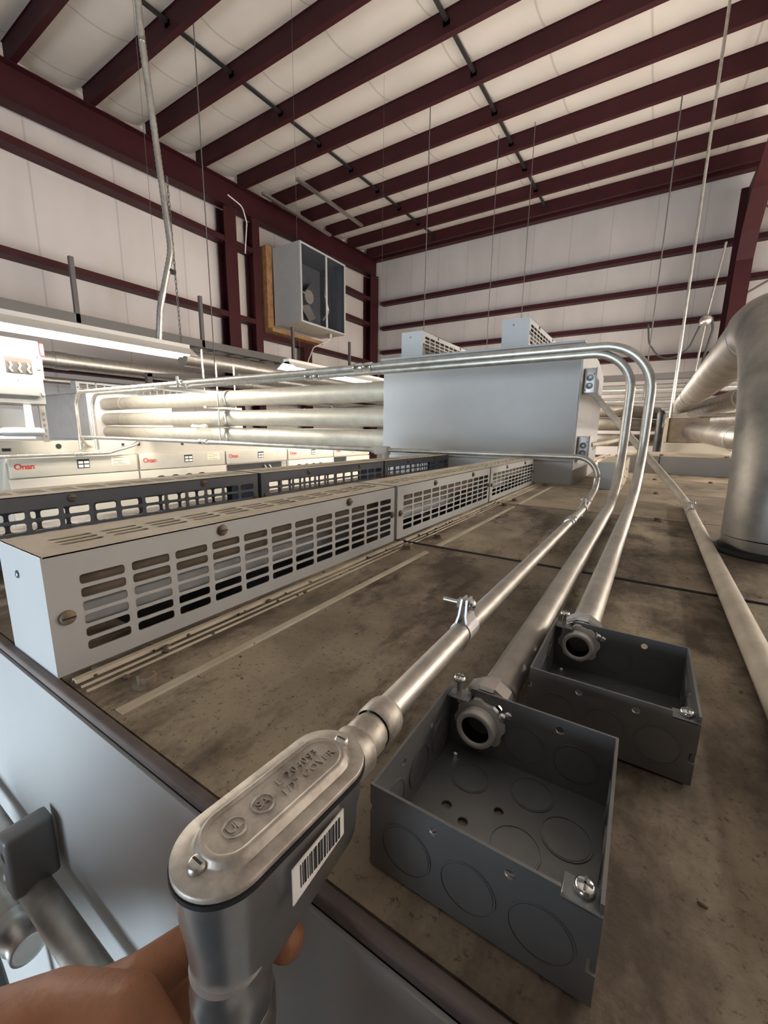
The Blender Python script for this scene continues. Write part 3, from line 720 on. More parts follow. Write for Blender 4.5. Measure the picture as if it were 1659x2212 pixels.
back_pipe([(1.8, 4.9, .155), (.80, 5.0, .16), (.46, 7.0, .19)], .068, (.82, 5.0, .16), 'galvanised pipe behind the large riser, middle of three')
back_pipe([(1.2, 3.55, -.028), (.52, 3.65, -.020), (.33, 5.2, .045)], .085, (.50, 3.66, -.02), 'galvanised pipe behind the large riser, lowest of three')
for z, nm in ((.235, 'top'), (.10, 'middle'), (-.06, 'bottom')):
    solo('exhaust_pipe', MB().tube(fillet([(-2.2, 4.9, z), (-.35, 4.9, z), (.02, 5.6, z)], .25, 6), .064, 24), M['duct'], f'galvanised pipe right of the pull box side, {nm} of three', 'pipe', (-.5, 4.9, z), 'pipes behind the pull box')
solo('silencer_post', MB().lathe((.055, 4.72, DECK), Z, [(0, .032), (.446, .032), (.470, .026), (.48, .012)], 20), M['black'], 'black upright post with rounded top behind the rising conduits', 'post', (.055, 4.72, DECK))
t = thing('transition_box', 'brown dusty box where the exhaust pipes meet at the back', 'enclosure', (.25, 5.3, -.2))
part('body', MB().box((.13, 5.15, -.07), (.46, 5.7, .17)), M['brownpanel'], t)
part('edge_trim', MB().box((.105, 5.13, -.07), (.13, 5.2, .17)), M['dust_top'], t)
part('tray', MB().box((.12, 4.85, DECK), (.62, 5.75, -.075)), M['tan_paint'], t)
# ------------------------------------------------------------------ conduits
def conduit(name, pts, rad, r, label, m='emt', couplings=(), seg=24, parentpart='tube', group=None):
    t = thing(name, label, 'conduit', pts[0], group)
    part(parentpart, MB().tube(fillet(pts, rad, 12), r, seg), M[m], t)
    for p, d, l, rr in couplings:
        p = Vector(p); d = Vector(d).normalized()
        mb = MB().lathe(p-d*l/2, d, [(0, r), (0, rr*.92), (l*.08, rr), (l*.42, rr), (l*.45, rr*.93), (l*.55, rr*.93), (l*.58, rr), (l*.92, rr), (l, rr*.92), (l, r)], 28, caps=False)
        part('coupling', mb, M['zinc'], t)
    return t
RC = .0099
c1 = [(-.1325, .205, -.190), (-.138, .40, -.196), (-.150, 1.42, -.225), (-.148, 1.66, -.190), (-.148, 1.665, -.083), (-1.03, 1.66, -.087)]
conduit('conduit', c1, [.0, .11, .05, .075], RC, 'slim conduit running from the die-cast elbow fitting up to the pull box front', couplings=[((-.1462, 1.10, -.2160), (-.0118, 1.02, -.029), .07, .0135)])
conduit('conduit', [(-1.10, 1.66, -.087), (-2.6, 1.66, -.085), (-4.2, 1.66, -.085), (-4.45, 1.8, -.16), (-4.47, 1.9, -.20)], [.01, .2, .1], .0125, 'bright horizontal conduit leading left from the small grey tee fitting across the aisle', couplings=[((-2.45, 1.66, -.085), (1, 0, 0), .10, .017)])
t = thing('conduit_fitting', 'small grey elbow fitting at the lower left corner of the big pull box', 'fitting', (-1.065, 1.66, -.10))
part('body', MB().rbox((-1.105, 1.642, -.110), (-1.030, 1.680, -.070), .008), M['tan_paint'], t)
part('hub', MB().cyl((-1.125, 1.66, -.088), (-1.10, 1.66, -.088), .016, 16), M['tan_paint'], t)
part('hub', MB().cyl((-1.048, 1.66, -.135), (-1.048, 1.66, -.105), .0165, 16), M['tan_paint'], t)
solo('conduit', MB().cyl((-1.048, 1.66, -.250), (-1.048, 1.66, -.13), .011, 14), M['tan_paint'], 'short drop pipe below the small grey elbow fitting', 'conduit', (-1.048, 1.66, -.2))
c2 = [(-.088, .295, -.2245), (-.087, 1.52, -.2285), (-.083, 1.72, -.150), (-.080, 1.745, .286), (-4.24, 1.80, .287), (-4.24, 1.80, -.20)]
conduit('conduit', c2, [.35, .2, .135, .14], .0150, 'thick conduit from the near open box rising and turning left, inner of two', couplings=[((-1.58, 1.765, .2865), (1, .01, 0), .11, .0215)])
c3 = [(-.041, .470, -.2205), (-.033, 1.50, -.2280), (-.022, 1.73, -.150), (-.018, 1.735, .3075), (-4.40, 1.735, .3045), (-4.40, 1.735, -.20)]
conduit('conduit', c3, [.35, .2, .165, .14], .0152, 'thick conduit from the far open box rising and turning left, outer of two', couplings=[((-1.23, 1.735, .3065), (1, 0, 0), .11, .0215)])
c4 = [(.127, .30, -.240), (.133, 1.90, -.240), (-.27, 2.33, .200)]
conduit('conduit', c4, [.25], .0138, 'dusty tan conduit at right running up to the high side box', m='emt_dusty')
# strut support under the two upper conduits
t = thing('strut_support', 'small strut bracket with straps under the upper conduits left of the pull box', 'bracket', (-2.75, 1.77, .26))
part('strut', MB().box((-2.77, 1.55, .25), (-2.73, 2.0, .272)), M['zinc'], t)
part('rod', MB().cyl((-2.75, 1.9, .26), (-2.75, 1.9, .55), .005, 8), M['zinc'], t)
for y, z, r in ((1.782, .287, .017), (1.735, .305, .017)):
    part('strap', MB().lathe((-2.77, y, z), X, [(0, r-.001), (0, r+.003), (.035, r+.003), (.035, r-.001)], 20, caps=False), M['zinc'], t)
part('bolt', MB().cyl((-2.75, 1.70, .245), (-2.75, 1.70, .345), .008, 8), M['zinc'], t)

# conduit hangers (pear shaped clamps with a cross bolt)
def clamp(c, d, r, label, flip=1, s=1.):
    c = Vector(c); d = Vector(d).normalized(); side = d.cross(Z).normalized()*flip; up = side.cross(d)*flip
    if up.z < 0: up = -up
    t = thing('conduit_clamp', label, 'clamp', c, 'conduit clamps')
    w = .0165*s
    mb = MB(); pts = []
    for k in range(17):
        a = math.radians(-235 + 290*k/16)
        pts.append(side*math.cos(a)*(r+.0012) + up*math.sin(a)*(r+.0012))
    h = r+.023*s
    pts = [side*-.0035*s+up*h] + [side*-.0045*s+up*(r+.007*s)] + pts[::-1][:0] + [side*math.cos(math.radians(a))*(r+.0012)+up*math.sin(math.radians(a))*(r+.0012) for a in range(125, 416, 18)] + [side*.0045*s+up*(r+.007*s), side*.0035*s+up*h]
    th = .0020*s
    for p, q in zip(pts[:-1], pts[1:]):
        n = (q-p).normalized().cross(d)
        wp = s*(.026-.012*max(0., min(1., (p.dot(up)-r*.6)/(h-r*.6)))); wq = s*(.026-.012*max(0., min(1., (q.dot(up)-r*.6)/(h-r*.6))))
        a8 = [c+p-d*wp/2, c+p+d*wp/2, c+q+d*wq/2, c+q-d*wq/2]; mb.add(a8+[v+n*th for v in a8], [(0,1,2,3),(7,6,5,4),(0,4,5,1),(1,5,6,2),(2,6,7,3),(3,7,4,0)])
    part('strap', mb, M['plenum'], t)
    bc = c + up*(r+.0165*s)
    part('bolt', MB().lathe(bc+side*.0052*s, side, [(0, .0062*s), (.002*s, .0060*s), (.0042*s, .0035*s), (.0048*s, .001*s)], 16), M['zinc'], t, 'round bolt head')
    prof = []
    for k in range(13): prof += [(k*.0022*s, .0026*s), (k*.0022*s+.0011*s, .0021*s)]
    part('threaded_stud', MB().lathe(bc+side*.004*s, -side, [(0, .0024*s)]+[(a+.001, b) for a, b in prof], 10), M['galv'], t)
    part('nut', MB().lathe(bc-side*.0045*s, -side, [(0, .0055*s), (.004*s, .0055*s)], sides=4), M['zinc'], t)
    part('foot', MB().prism([c-side*.004*s-d*w/2-up*r, c+side*.004*s-d*w/2-up*r, c+side*.001*s-d*w/2-up*(r+.012*s), c-side*.001*s-d*w/2-up*(r+.012*s)], d*w), M['zinc'], t)
clamp((-.1372, .372, -.1952), (-.02, 1, -.03), RC, 'bright conduit clamp with cross bolt on the slim conduit, nearer one')
clamp((-.1495, 1.36, -.2235), (-.02, 1, -.03), RC, 'bright conduit clamp on the slim conduit, far one beyond the coupling', flip=-1)
clamp((.1318, 1.60, -.2400), (0, 1, 0), .0138, 'bright conduit clamp on the dusty tan conduit at right')

# ------------------------------------------------------------------ the two open square boxes
def boolean_cut(o, cutters):
    dg = bpy.context.evaluated_depsgraph_get()
    cm = mesh_of('cut', cutters, M['boxsteel'], world_org(o)); c = bpy.data.objects.new('cut', cm); COL.objects.link(c); c.location = world_org(o)
    md = o.modifiers.new('b', 'BOOLEAN'); md.object = c; md.operation = 'DIFFERENCE'; md.solver = 'EXACT'
    dg = bpy.context.evaluated_depsgraph_get(); dg.update()
    me = bpy.data.meshes.new_from_object(o.evaluated_get(dg)); o.modifiers.clear(); old = o.data; o.data = me
    bpy.data.objects.remove(c); bpy.data.meshes.remove(old); bpy.data.meshes.remove(cm)
def square_box(cx, cy, zt, label, rot, conn_x, dz=0.):
    S, D, T = .1195, .0553, .0017
    zb = zt-D; h = S/2
    t = thing('square_box', label, 'junction box', (cx, cy, zb), 'open square boxes')
    P = lambda x, y, z: (cx+x, cy+y, zb+z)
    mb = MB(); mb.box(P(-h, -h, 0), P(h, h, T)); part_bottom = part('bottom', mb, M['boxsteel'], t)
    cut = MB()
    for hx, hy, r in ((-.036, .000, .0036), (-.022, -.006, .0034), (-.004, .014, .0034), (.016, -.026, .0029), (.033, -.027, .0044), (-.03, -.04, .003)):
        cut.cyl(P(hx, hy, -.01), P(hx, hy, .01), r, 20)
    boolean_cut(part_bottom, cut)
    walls = [('front_wall', MB().box(P(-h, -h, T), P(h, -h+T, D)), [((-.020, D-.009), .0027), ((.020, D-.009), .0027)], 'y', -h),
             ('back_wall', MB().box(P(-h, h-T, T), P(h, h, D)), [((-.020, D-.009), .0027), ((.024, D-.009), .0029)], 'y', h),
             ('left_wall', MB().box(P(-h, -h+T, T), P(-h+T, h-T, D)), [((-.022, D-.014), .0022), ((.020, D-.014), .0022)], 'x', -h),
             ('right_wall', MB().box(P(h-T, -h+T, T), P(h, h-T, D+.0006)), [((0, D-.014), .0022)], 'x', h)]
    for nm, wmb, holes, ax, pos in walls:
        o = part(nm, wmb, M['boxsteel'], t)
        cut = MB()
        for (a, b), r in holes:
            if ax == 'y': cut.cyl(P(a, pos-.01, b), P(a, pos+.01, b), r, 16)
            else: cut.cyl(P(pos-.01, a, b), P(pos+.01, a, b), r, 16)
        if nm == 'front_wall':
            cut.box(P(.0425, -h-.01, D-.0045), P(h+.01, -h+.01, D+.01))
            cut.box(P(h-.004, -h-.01, .018), P(h+.01, -h+.01, .026)); cut.box(P(-h-.01, -h-.01, D-.018), P(-h+.0026, -h+.01, D-.013))
        if nm == 'back_wall': cut.box(P(-h-.01, h-.01, D-.0045), P(-.0425, h+.01, D+.01))
        if nm == 'right_wall': cut.box(P(h-.01, h-.020, D-.022), P(h+.01, h-.016, D-.016))
        boolean_cut(o, cut)
    def ko(p, d, r): 
        part('knockout', MB().lathe(p, d, [(0, r), (.0007, r), (.0007, r-.0007), (.0001, r-.0007), (.0001, r-.0013), (.0005, r-.0013), (.0005, .0005)], 36, smooth=False), M['boxsteel'], t)
    for x in (-.036, 0., .036):
        ko(P(x, -h, .024), -Y, .0155 if x else .0150)
        if x > -.03: ko(P(x, h-T, .024), -Y, .0150)
    for y in (-.036, 0., .036):
        ko(P(-h+T, y, .022), X, .0145); ko(P(h-T, y, .022), -X, .0145)
    for x, y, r in ((-.030, .030, .0135), (.012, -.006, .0155), (.038, .018, .0155), (-.026, -.034, .0145), (.030, -.044, .0125), (.012, .040, .0145)):
        ko(P(x, y, T), Z, r)
    # corner screw tabs
    for nm, x0, x1, y0, y1, sx, sy, ln in (('back', -h+T, -h+.019, h-.013, h, -h+.0095, h-.0075, .0125), ('front', .0425, h-.001, -h, -h+.013, .0515, -h+.0075, .0012)):
        o = part('screw_tab', MB().rbox(P(x0, y0, D-.0062), P(x1, y1, D-.0044), .0006, 0, 1), M['boxsteel'], t)
        zt2 = D-.0044
        mb = MB().lathe(P(sx, sy, zt2), Z, [(-.006, .0019), (ln, .0019), (ln, .0048), (ln+.0018, .0046), (ln+.0032, .0034), (ln+.0036, .001)], 20)
        mb.box(P(sx-.0034, sy-.0005, zt2+ln+.0030), P(sx+.0034, sy+.0005, zt2+ln+.0039), 1); mb.box(P(sx-.0005, sy-.0034, zt2+ln+.0030), P(sx+.0005, sy+.0034, zt2+ln+.0039), 1)
        part('screw', mb, [M['zinc'], M['boxsteel']], t)
    part('ground_screw', MB().lathe(P(conn_x+.0215, h-T, D-.012), -Y, [(0, .0032), (.0018, .003), (.0026, .001)], 14), M['zinc'], t)
    part('grounding_stud', MB().lathe(P(-h+.012, h-.016, T), Z, [(0, .0026), (.004, .0026), (.0045, .001)], 10), M['zinc'], t)
    t.rotation_euler.z = rot
    return t
def connector(x, y, z, r, label, d=(0, 1, 0)):
    # compression connector through the back wall of a box; y is the wall plane
    t = thing('conduit_connector', label, 'connector', (x, y, z), 'conduit connectors')
    d = Vector(d)
    R = r*1.03
    part('threaded_throat', MB().lathe((x, y+.002, z), -Y, [(0, R), (.004, R)] + [(a, R*(1. if k % 2 else .955)) for k, a in enumerate((.006, .007, .008, .009, .010, .011, .012, .013, .014))] + [(.0165, R*.97), (.0175, R*.94), (.0175, R*.72), (.012, R*.70), (-.02, R*.70)], 40, caps=False), M['diecast'], t)
    part('bore', MB().lathe((x, y+.02, z), -Y, [(0, .0005), (0, R*.715), (.0335, R*.715), (.0335, R*.69), (.004, R*.68), (.004, .0005)], 28, caps=False), M['bore'], t)
    prof = []
    mb = MB(); n = 8
    ring = []
    for k in range(n*6):
        a = 2*PI*k/(n*6); rad = R*1.30 if (k % 6) in (0, 1, 2) else R*1.19
        ring.append((math.cos(a)*rad, math.sin(a)*rad))
    mi = [(math.cos(2*PI*k/(n*6))*R*.99, math.sin(2*PI*k/(n*6))*R*.99) for k in range(n*6)]
    N = n*6; vs = []
    for yy in (y-.0022, y-.0058):
        vs += [(x+a, yy, z+b) for a, b in ring] + [(x+a, yy, z+b) for a, b in mi]
    fs = []
    for k in range(N):
        q = (k+1) % N
        fs += [(k, q, N+q, N+k), (2*N+k, 3*N+k, 3*N+q, 2*N+q), (k, 2*N+k, 2*N+q, q), (N+k, N+q, 3*N+q, 3*N+k)]
    mb.add(vs, fs); part('locknut', mb, M['diecast'], t)
    part('locknut_screw', MB().lathe((x+R*1.15, y-.004, z+R*.85), -Y, [(0, .003), (.003, .0028), (.004, .001)], 12), M['zinc'], t)
    b = MB().lathe((x, y+.0008, z), d, [(0, R*1.34), (.004, R*1.36), (.006, R*1.25), (.010, R*1.25)], 36, caps=False)
    part('body', b, M['zinc'], t)
    part('compression_nut', MB().lathe((x, y+.009, z), d, [(0, R*1.34), (.002, R*1.5), (.016, R*1.5), (.019, R*1.36), (.026, R*1.22), (.026, r)], sides=12, caps=False), M['zinc'], t)
    return t
square_box(-.0542, .2285, -.1988, 'open square steel box, nearest to the camera', .012, -.034)
square_box(-.0060, .4020, -.1985, 'open square steel box, the farther one to the right', 0., -.034)
connector(-.0885, .288, -.2242, .0150, 'shiny conduit connector through the back wall of the near open box')
connector(-.0405, .4615, -.2204, .0152, 'shiny conduit connector through the back wall of the far open box')

# ------------------------------------------------------------------ conduit elbow body held by the hand
lb = thing('conduit_elbow_body', 'cast metal elbow conduit fitting with embossed oval cover held over the cabinet edge', 'conduit fitting', (-.128, .085, -.23))
def stadium(xc0, y0, xc1, y1, r, n=26):
    # oval from near centre to far centre
    a = Vector((xc0, y0)); b = Vector((xc1, y1)); d = (b-a).normalized(); s = Vector((d.y, -d.x)); out = []
    for k in range(n+1):
        an = PI*k/n; out.append(b + s*math.cos(an)*r + d*math.sin(an)*r)
    for k in range(n+1):
        an = PI+PI*k/n; out.append(a + s*math.cos(an)*r + d*math.sin(an)*r)
    return out
N0, F0 = (-.1302, .0855), (-.1262, .1430); CR = .0212; ZT = -.1690
def loft(mb, levels, mi=0, cap0=False, cap1=True):
    # levels: list of (points2d, z)
    n = len(levels[0][0]); vs = []
    for pts, z in levels: vs += [(p.x, p.y, z) for p in pts]
    fs = [(i*n+k, i*n+(k+1) % n, (i+1)*n+(k+1) % n, (i+1)*n+k) for i in range(len(levels)-1) for k in range(n)]
    mb.add(vs, fs, mi, True)
    if cap0: mb.add(vs, [tuple(range(n))], mi)
    if cap1: mb.add(vs, [tuple(range((len(levels)-1)*n, len(levels)*n))], mi)
    return mb
st = lambda r: stadium(*N0, *F0, r)
lev = [(st(CR-.001), ZT-.0030), (st(CR), ZT-.0026), (st(CR), ZT-.0008), (st(CR-.0006), ZT-.0001), (st(CR-.0068), ZT)]
def st2(r): return stadium(N0[0], N0[1]+.003, F0[0], F0[1]-.003, r)
lev += [(st2(CR-.0064), ZT+.0003), (st2(CR-.0071), ZT+.0012), (st2(CR-.0080), ZT+.0030), (st2(CR-.0087), ZT+.0038), (st2(CR-.0096), ZT+.0040), (st2(CR-.0106), ZT+.0037), (st2(CR-.0112), ZT+.0034)]
cov = smooth_angle(part('cover', loft(MB(), lev, cap0=True), M['cover'], lb, 'weathered oval cover with raised centre'), 50)
part('gasket', loft(MB(), [(st(CR+.0006), ZT-.0052), (st(CR+.0006), ZT-.0030)], cap0=True), M['rubber'], lb, 'black rubber gasket under the cover')
for (px, py), big in (((N0[0]-.001, N0[1]-.0120), 1), ((F0[0]+.001, F0[1]+.0135), 0)):
    mb = MB().lathe((px, py, ZT), Z, [(0, .0040), (.0014, .0040), (.0025, .0034), (.0028, .0026), (.0028, .0004)], 20)
    mb.box((px-.0026, py-.0005, ZT+.0024), (px+.0026, py+.0005, ZT+.00285), 1)
    part('cover_screw', mb, [M['galv'], M['black']], cov)
# embossed lettering runs along the oval from near to far
dv = (Vector(F0)-Vector(N0)).normalized(); ux = Vector((dv.x, dv.y, 0)); uy = Vector((-dv.y, dv.x, 0))
def at(s, o): return Vector((N0[0]+dv.x*s - dv.y*o, N0[1]+dv.y*s + dv.x*o, ZT+.0033))
def emboss(txt, s, o, size, sp=1., b=0.):
    part('embossed_lettering', text_mb(txt, size, .0008, frame4(at(s, o), ux, uy, Z), sp, b), M['cover'], cov)
emboss('E 204093', .0425, .0033, .0061, 1.16)
emboss('1/2" COVER', .0440, -.0036, .0059, 1.12)
for s, txt in ((.0045, 'UL'), (.0190, 'SA')):
    o = 0.
    part('embossed_ring', MB().lathe(at(s, o), Z, [(0, .0052), (.0005, .0051), (.0005, .0045), (0, .0044)], 28, caps=False), M['cover'], cov)
    emboss(txt, s, o, .0060, .82)
# hollow cast body: deep under the near end, shallow towards the far hub
mb = MB()
def bodyring(f):
    r = CR-.0012
    ptsz = []
    for p in st(r):
        y = p.y; t_ = max(0., min(1., (y-N0[1]+.006)/(F0[1]-N0[1]+.02)))
        zb = -.232 + (.0235)*t_
        k = 1. - .16*f*(1. if f > .5 else .6*f)
        c = Vector((N0[0]+(F0[0]-N0[0])*t_, min(max(p.y, N0[1]), F0[1])))
        q = c + (p-c)*k
        ptsz.append((q.x, q.y, (ZT-.0052) + (zb-(ZT-.0052))*f))
    return ptsz
rings = [bodyring(f) for f in (0, .15, .35, .55, .75, .9, 1.0)]
n = len(rings[0]); vs = [p for r in rings for p in r]
fs = [(i*n+k, i*n+(k+1) % n, (i+1)*n+(k+1) % n, (i+1)*n+k) for i in range(len(rings)-1) for k in range(n)]
fs += [tuple(range(n)), tuple(range((len(rings)-1)*n, len(rings)*n))]
mb.add(vs, fs, 0, True)
body = smooth_angle(part('body', mb, M['alubody'], lb), 40)
part('far_hub', MB().lathe((-.1295, .150, -.1905), (-.03, 1, -.01), [(0, .0146), (.016, .0142), (.020, .0150), (.027, .0150), (.031, .0125)], 32), M['cover'], lb)
part('lower_hub', MB().lathe((-.1288, .0830, -.222), -Z, [(0, .0165), (.010, .0160), (.012, .0172), (.026, .0172), (.028, .0155)], 32), M['alubody'], lb)
# bar code sticker on the right flank
sx = -.1058
stick = MB().prism([(sx, .0985, -.1800), (sx, .1330, -.1800), (sx, .1330, -.1945), (sx, .0985, -.1985)], (.0006, 0, 0))
so = part('barcode_label', stick, M['paper'], lb, 'white sticker with black bar code')
mb = MB(); y = .1030; random.seed(3)
while y < .1295:
    w = random.choice((.0004, .0004, .0008, .0012)); mb.box((sx+.0006, y, -.1935), (sx+.00085, y+w, -.1818)); y += w + random.choice((.0004, .0006, .0009))
part('bar_code', mb, M['ink'], so)
# fittings joined to it
t = thing('compression_coupling', 'dull ring coupling between the elbow fitting and the slim conduit', 'coupling', (-.1322, .195, -.1905))
d1 = Vector((-.028, 1, -.03)).normalized()
part('body', MB().lathe((-.1310, .180, -.1905), d1, [(0, .0118), (.004, .0130), (.012, .0130), (.015, .0119), (.0165, .0119)], 32), M['cover'], t)
part('nut', MB().lathe((-.1316, .197, -.1907), d1, [(0, .0128), (.002, .0140), (.015, .0140), (.018, .0130), (.018, .0098)], 32, caps=False), M['cover'], t)
t = thing('conduit', 'vertical conduit stub and connector below the elbow fitting beside the hand', 'conduit', (-.1288, .083, -.5))
part('connector_nut', MB().lathe((-.1288, .083, -.250), -Z, [(0, .0168), (.003, .0182), (.014, .0182), (.018, .0160), (.024, .0150), (.030, .0178), (.044, .0178), (.048, .0150), (.048, .012)], 32), M['galv'], t)
part('tube', MB().cyl((-.1288, .083, -1.2), (-.1288, .083, -.295), .0118, 24), M['emt'], t)

# conduits low on the end panel at lower left
def lowpipe(y, z, x0, x1, r, label, cpl):
    t = thing('conduit', label, 'conduit', (x0, y, z), 'conduits on the end panel')
    part('tube', MB().cyl((x0, y, z), (x1, y, z), r, 24), M['emt'], t)
    for c in cpl:
        part('coupling', MB().lathe((c, y, z), X, [(0, r), (0, r*1.35), (.03, r*1.35), (.035, r*1.2), (.05, r*1.2), (.05, r)], 24, caps=False), M['galv'], t)
    return t
lowpipe(.108, -.508, -1.3, 1.0, .0150, 'horizontal conduit low on the cabinet end panel at lower left', (-.585,))
lowpipe(.098, -.605, -1.3, -.55, .0150, 'short horizontal conduit at the lower left picture edge', (-.60,))
t = thing('pipe_strap', 'dark strap bracket over the conduit on the cabinet end panel', 'strap', (-.525, .11, -.46))
part('strap', MB().rbox((-.540, .088, -.500), (-.515, .131, -.425), .005), M['tray'], t)
part('screw', MB().lathe((-.53, .085, -.45), -Y, [(0, .006), (.003, .004)], 10), M['galv'], t)
solo('knockout_hole', MB().cyl((-.58, .1325, -.60), (-.58, .131, -.60), .008, 16), M['black'], 'small dark plug on the end panel at lower left', 'plug', (-.58, .132, -.60))
solo('dangling_cable', MB().tube(fillet([(-.9, .08, -.60), (-.66, .08, -.72), (-.60, .09, -1.4)], .08, 6), .012, 10), M['cable'], 'dark cable at the extreme lower left corner', 'cable', (-.65, .08, -.8))
# ------------------------------------------------------------------ facing row of transfer switches across the aisle
OX = -4.4
PX = lambda a, b, d: (OX+d, a, b)
def yz4(y, z, d=0.): return frame4((OX+d, y, z), Y, Z, X)
for k in range(5):
    y0 = 1.188+1.042*k; y1 = y0+1.030
    nm = ['nearest one with the clearest red logo', 'second one, with a row of arched cut-outs', 'third one, with a dark open bay', 'fourth one, with arched cut-outs far back', 'last one, beside the small grey elbow fitting'][k]
    t = thing('transfer_switch', 'cream transfer switch cabinet across the aisle, ' + nm, 'cabinet', (OX-.4, (y0+y1)/2, -ZC), 'transfer switch row')
    part('body', MB().box((OX-.80, y0, -ZC), (OX-.02, y1, -.262)), M['tan_paint'], t)
    part('header', MB().rbox(PX(y0+.012, -.425, -.02), PX(y1-.004, -.266, .008), .004), M['tan_paint'], t)
    if k == 2:
        lw = MB().box(PX(y0+.008, -.95, -.02), PX(y1-.004, -.62, .012))
        part('open_bay', MB().box(PX(y0+.03, -.60, -.018), PX(y1-.10, -.44, -.012)), M['black'], t)
        for dy in (.62, .70): part('bay_bracket', MB().tube([PX(y0+dy, -.58, .0), PX(y0+dy+.03, -.52, .004), PX(y0+dy-.02, -.47, .004)], .012, 6), M['galv'], t)
    elif k == 4:
        lw = MB().box(PX(y0+.35, -.95, -.02), PX(y1-.004, -.44, .012))
        part('open_bay', MB().box(PX(y0+.03, -.60, -.018), PX(y0+.34, -.44, -.012)), M['black'], t)
    else: lw = MB().rbox(PX(y0+.004, -.95, -.02), PX(y1-.004, -.435, .018), .004)
    part('lower_panel', lw, M['tan_paint'], t)
    if k in (1, 3):
        for q in range(4):
            yy = y0+.21+.16*q; arch = [PX(yy+.065*math.cos(a), -.545+.05*math.sin(a), .0185) for a in [PI*i/10 for i in range(11)]] + [PX(yy-.065, -.60, .0185), PX(yy+.065, -.60, .0185)]
            part('arched_cutout', MB().prism(arch, (.002, 0, 0)), M['black'], t)
            part('cutout_hood', MB().tube([PX(yy+.066*math.cos(a), -.545+.052*math.sin(a), .020) for a in [PI*i/10 for i in range(11)]], .005, 6), M['tan_paint'], t)
    part('logo', text_mb('Onan', .066, .001, yz4(y0+.112, -.333, .0085), .92, .0011), M['redink'], t)
    np_ = part('nameplate', MB().box(PX(y0+.495, -.372, .008), PX(y0+.595, -.290, .0095)), M['ink'], t)
    for a, b in ((-.364, -.341), (-.330, -.308)):
        for u in (.505, .552): part('plate_window', MB().box(PX(y0+u, a, .0095), PX(y0+u+.038, b, .0105)), M['paper'], np_)
    cl = part('instruction_label', MB().box(PX(y0+.785, -.362, .008), PX(y0+.955, -.278, .0092)), M['cream'], t)
    mb = MB(); random.seed(k)
    for q in range(5): mb.box(PX(y0+.80+.1*(q % 2)*random.random(), -.352+.015*q, .0092), PX(y0+.86+.07*random.random(), -.348+.015*q, .0098))
    part('print_lines', mb, M['lip'], cl)
t = thing('wireway', 'long cream square wireway with bolt holes lying on the transfer switch row', 'wireway', (OX-.2, 2.4, -.262))
part('trough', MB().box((OX-.35, -.6, -.262), (OX-.05, 6.4, -.128)), M['tan_paint'], t)
for y, z, r in ((1.19, -.19, .0), (1.58, -.17, .022), (2.12, -.165, .014), (2.27, -.165, .017), (2.75, -.17, .017), (3.05, -.16, .012)):
    if r: part('bolt_hole', MB().cyl((OX-.052, y, z), (OX-.046, y, z), r, 14), M['black'], t)
part('slot', MB().box((OX-.052, 1.19, -.205), (OX-.046, 1.245, -.180)), M['black'], t)
conduit('conduit', [(OX+.02, .6, -.245), (OX+.02, 1.95, -.240), (OX+.02, 2.22, -.165), (OX-.05, 2.28, -.12)], .15, .016, 'thin bright conduit lying along the wireway edge and curving up', m='zinc', couplings=[((OX+.02, 1.70, -.241), (0, 1, .0), .07, .021)])
# safety switch
t = thing('safety_switch', 'grey fused safety switch with red handle at the left picture edge', 'switch', (-4.4, 1.22, .17))
SX = -4.25
B = lambda a, b, d: (SX+d, a, b)
part('case', MB().rbox((-4.58, .97, .172), (SX, 1.468, .672), .012), M['switchgrey'], t)
dr = part('door', MB().rbox(B(1.0, .235, -.01), B(1.428, .60, .020), .012), M['switchgrey'], t)
part('viewing_window', MB().box(B(1.232, .405, .020), B(1.396, .525, .022)), M['black'], dr)
part('window_shade', MB().box(B(1.232, .490, .022), B(1.396, .525, .024)), M['redink'], dr)
for q in range(3):
    y = 1.258+.056*q
    part('fuse_blade', MB().tube([B(y, .487, .026), B(y+.008, .465, .028), B(y-.004, .44, .028), B(y+.010, .415, .026)], .008, 6), M['copper'], dr)
lb2 = part('warning_label', MB().box(B(1.245, .535, .020), B(1.385, .572, .0215)), M['paper'], dr)
mb = MB()
for q in range(3): mb.box(B(1.255, .542+.010*q, .0215), B(1.375-.03*(q == 0), .546+.010*q, .022))
part('print_lines', mb, M['lip'], lb2)
lb3 = part('rating_label', MB().box(B(1.275, .332, .020), B(1.357, .372, .0215)), M['paper'], dr)
mb = MB(); mb.box(B(1.293, .342, .0215), B(1.299, .362, .022)); mb.box(B(1.31, .356, .0215), B(1.345, .361, .022))
part('print_lines', mb, M['ink'], lb3)
part('handle_grip', MB().rbox((SX-.10, 1.488, .565), (SX-.06, 1.522, .672), .008), M['redplastic'], t, 'red handle grip')
part('handle_arm', MB().box((SX-.09, 1.472, .385), (SX-.07, 1.500, .57)), M['galv'], t)
for z in (.25, .45, .55): part('door_latch', MB().box(B(1.440, z, -.02), B(1.462, z+.02, .012)), M['galv'], t)
t = thing('switch_stand', 'perforated strut posts carrying the safety switch above the transfer switches', 'stand', (-4.33, 1.44, -.13))
mb = MB(); perforated(mb, (-4.29, 1.425, -.128), Y, Z, X, [0, .042], [0] + [.025+.045*k for k in range(6)] + [.30], .003, .4, lambda i, j: (.012, .030, .012+.045*(j-1)+.024, .012+.045*(j-1)+.048) if 0 < j < 6 else None)
part('post', mb, M['galv'], t)
part('post', MB().box((-4.33, 1.00, -.128), (-4.29, 1.04, .172)), M['galv'], t)
part('backing_panel', MB().box((-4.40, .80, -.10), (-4.37, 1.40, .135)), M['white'], t)
t = thing('grey_conduit_tee', 'grey plastic conduit tee below the safety switch', 'fitting', (-4.25, 1.30, -.06))
